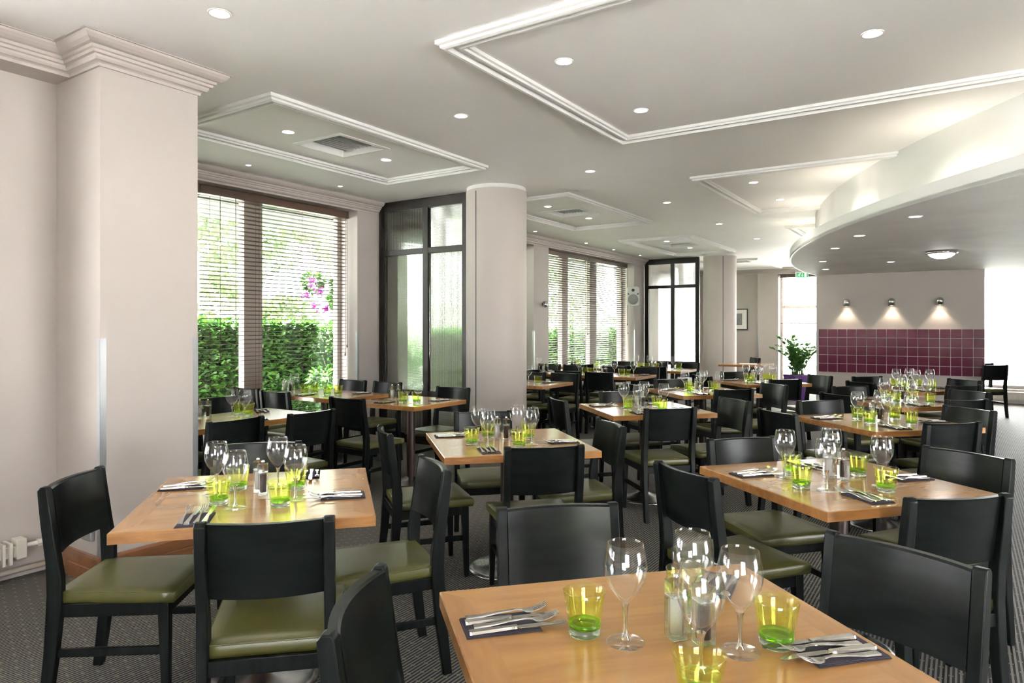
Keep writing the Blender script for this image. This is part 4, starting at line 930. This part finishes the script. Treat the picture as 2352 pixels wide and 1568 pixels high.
# ------------------------------------------------------------------ outside
mb = MB(); mb.box(-30, 60, 7.02, 60, -.2, -.1); mb.box(19.5, 70, -40, 7.0, -.2, -.1); mb.box(16.3, 19.5, -40, .7, -.2, -.1); mb.box(-40, 16.3, -40, -6.4, -.2, -.1); mb.box(-40, -4.0, -6.4, 7.02, -.2, -.1)
g_ = struct('trim_40', mb, M_PAVE); g_.name = 'paving'; g_['label'] = 'pale paving outside the windows'
mb = MB(); mb.box(1.9, 20, 6.69, 7.75, 2.78, 2.99); mb.box(-3.9, 1.88, 4.91, 6.2, 2.9, 2.99); struct('trim_41', mb, pbr('grey green eaves and sun block', (.13, .15, .13), .7))  # second box is unseen, added to keep sun off the left windows
def hedge(u0, u1, v0, v1, h, n, label, seed, mat, sz=(.05, .085), name='hedge', cat='hedge', group=None, core=True):
    r = random.Random(seed); m = MB(); cu, cv = (u0+u1)/2, (v0+v1)/2
    t = thing(name, label, cat, R(cu, cv, -.1), PHI, group)
    for i in range(n):
        f = r.random()
        if f < .68: p = Vector((r.uniform(u0, u1)-cu, v0-cv+abs(r.gauss(0, .05)), r.uniform(0, h)))
        elif f < .9: p = Vector((r.uniform(u0, u1)-cu, r.uniform(v0, v1)-cv, h-abs(r.gauss(0, .05))+r.gauss(0, .03)))
        else: p = Vector((r.choice((u0, u1))-cu, r.uniform(v0, v1)-cv, r.uniform(0, h)))
        d = Vector((r.uniform(-1, 1), r.uniform(-1.2, .2), r.uniform(-.5, .9)))
        leaf(m, p, d, Vector((r.uniform(-1, 1), r.uniform(-1, 1), 1)), r.uniform(*sz), r.uniform(*sz)*.62)
    ob('leaves', m.mesh('leaves', mat), t)
    if core:
        c_ = MB(); c_.box(u0-cu+.06, u1-cu-.06, v0-cv+.08, v1-cv-.05, 0, h-.1); ob('shade_core', c_.mesh('shade_core', pbr('hedge shade', (.012, .03, .008), .95)), t)  # solid core, the hedge's inner shade put into its dark colour
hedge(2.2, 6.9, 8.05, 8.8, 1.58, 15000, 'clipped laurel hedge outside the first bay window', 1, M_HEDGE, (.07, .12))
hedge(7.3, 9.2, 8.2, 8.9, 1.55, 3500, 'dark clipped hedge seen through the first ribbed glass screen', 31, M_HEDGE, (.07, .12))
hedge(9.6, 18.5, 8.3, 9.0, 1.45, 13000, 'low hedge outside the second bay window', 2, M_HEDGE, (.07, .12))
def blob_tree(u, v, r0, h, n, label, seed, mat, zb=0.4, sz=(.09, .17), name='tree', group='trees outside the windows', fl=None, nf=0):
    r = random.Random(seed); t = thing(name, label, 'tree' if name == 'tree' else 'shrub', R(u, v, -.1), PHI, group); m = MB()
    cl = [(Vector((r.gauss(0, r0*.45), r.gauss(0, r0*.4), r.uniform(zb, h))), r.uniform(.35, .7)*r0*.6) for _ in range(16)]
    for i in range(n):
        c_, q = r.choice(cl); d = Vector((r.gauss(0, 1), r.gauss(0, 1), r.gauss(0, 1))).normalized(); p = c_+d*q*r.uniform(.6, 1)
        if p.z < .05: continue
        leaf(m, p, d+Vector((r.uniform(-.7, .7), r.uniform(-.7, .7), -.2)), Vector((r.uniform(-1, 1), r.uniform(-1, 1), 1)), r.uniform(*sz), r.uniform(*sz)*.55)
    ob('foliage', m.mesh('foliage', mat), t)
    b = MB(); b.tube([(0, 0, 0), (.05, 0, h*.4), (-.03, .04, h*.8)], [.07, .05, .02], 8); ob('trunk', b.mesh('trunk', M_BARK), t)
    if fl:
        f = MB()
        for c_, q in fl:
            for i in range(nf):
                d = Vector((r.gauss(0, 1), r.gauss(0, 1), r.gauss(0, 1))).normalized(); p = Vector(c_)+d*q*r.random()
                leaf(f, p, Vector((r.gauss(0, 1), r.gauss(0, 1), r.gauss(0, 1))), Vector((0, 0, 1)), .045, .04)
        ob('blossoms', f.mesh('blossoms', M_FLOW), t, label='magenta blossoms')
blob_tree(3.2, 11.6, 1.8, 4.4, 11000, 'pale green tree seen through the left blind of the first bay', 3, M_TREE)
blob_tree(6.2, 11.8, 1.8, 4.3, 11000, 'pale green tree seen through middle of the first bay window', 4, M_TREE)
blob_tree(8.9, 12.4, 1.8, 4.2, 9500, 'light tree beyond the first bay hedge, farther right', 5, M_TREE)
blob_tree(6.75, 7.35, .42, 2.35, 3400, 'climbing shrub with magenta blossoms outside the first bay window', 6, M_HEDGE, .2, (.06, .10), 'flowering_shrub', 'shrubs outside the windows',
          fl=[((-.55, .0, 2.15), .10), ((-.45, -.05, 2.0), .12), ((-.62, .05, 1.95), .07), ((-.5, 0, 1.82), .08), ((-.30, 0, 1.78), .05)], nf=42)
blob_tree(13.4, 12.9, 1.2, 3.0, 3600, 'light green tree outside the left blind of second bay', 7, M_TREE)
blob_tree(17.4, 12.9, 1.3, 3.3, 3800, 'light green tree outside the right blind of second bay', 8, M_TREE)
blob_tree(17.3, 7.45, .4, 2.5, 2600, 'shrub with a few pink blossoms outside the second bay window', 9, M_HEDGE, .2, (.07, .11), 'flowering_shrub', 'shrubs outside the windows',
          fl=[((-.3, 0, 1.9), .05), ((-.45, -.05, 1.7), .05), ((-.2, 0, 1.6), .05)], nf=16)
blob_tree(27.5, 6.0, 1.7, 4.2, 3600, 'overexposed pale tree beyond the far window under exit sign', 10, M_TREE)
blob_tree(25.5, -2.5, 1.8, 3.2, 3600, 'overexposed pale tree beyond the far right window', 12, M_TREE)
blob_tree(23.5, -6.0, 1.5, 2.8, 3000, 'pale shrubbery at the right edge of far right window', 13, M_TREE)
blob_tree(1.2, 11.5, 1.5, 3.9, 4200, 'pale green tree far left outside, mostly behind the pillar', 21, M_TREE)
blob_tree(4.9, 15.6, 2.0, 5.6, 8000, 'tall pale tree farther out, middle of first bay window', 22, M_TREE)
blob_tree(8.2, 15.8, 2.0, 5.4, 8000, 'tall pale tree farther out, right of first bay window', 23, M_TREE)
blob_tree(11.2, 12.6, 1.4, 4.2, 4200, 'pale tree outside, left edge of second bay blinds', 24, M_TREE)
blob_tree(15.0, 14.4, 1.7, 4.8, 4600, 'tall pale tree farther out in second bay', 25, M_TREE)
blob_tree(24.0, 1.5, 1.8, 4.5, 4200, 'overexposed pale tree at the left of far right window', 26, M_TREE)
blob_tree(28.5, 3.0, 1.8, 4.5, 4000, 'pale tree at the right edge of far window', 27, M_TREE)
blob_tree(12.8, 9.9, 1.3, 3.6, 6000, 'green tree close behind the second bay hedge, left', 41, M_TREE)
blob_tree(15.6, 9.9, 1.3, 3.8, 6000, 'green tree close behind the second bay hedge, middle', 42, M_TREE)
blob_tree(18.6, 9.9, 1.3, 3.4, 5000, 'green tree close behind the second bay hedge, far right', 43, M_TREE)
t = thing('garden_parasol', 'closed white garden parasol outside the far right window', 'parasol', R(19.5, -1.25, -.1), 0)
a = MB(); a.lathe([(.02, 2.05), (.10, 1.7), (.17, 1.0), (.22, .75), (.16, .72)], 16); ob('canopy', a.mesh('canopy', M_CANVAS), t)
a = MB(); a.tube([(0, 0, 0), (0, 0, 2.15)], .022, 10); ob('pole', a.mesh('pole', M_ALU), t)
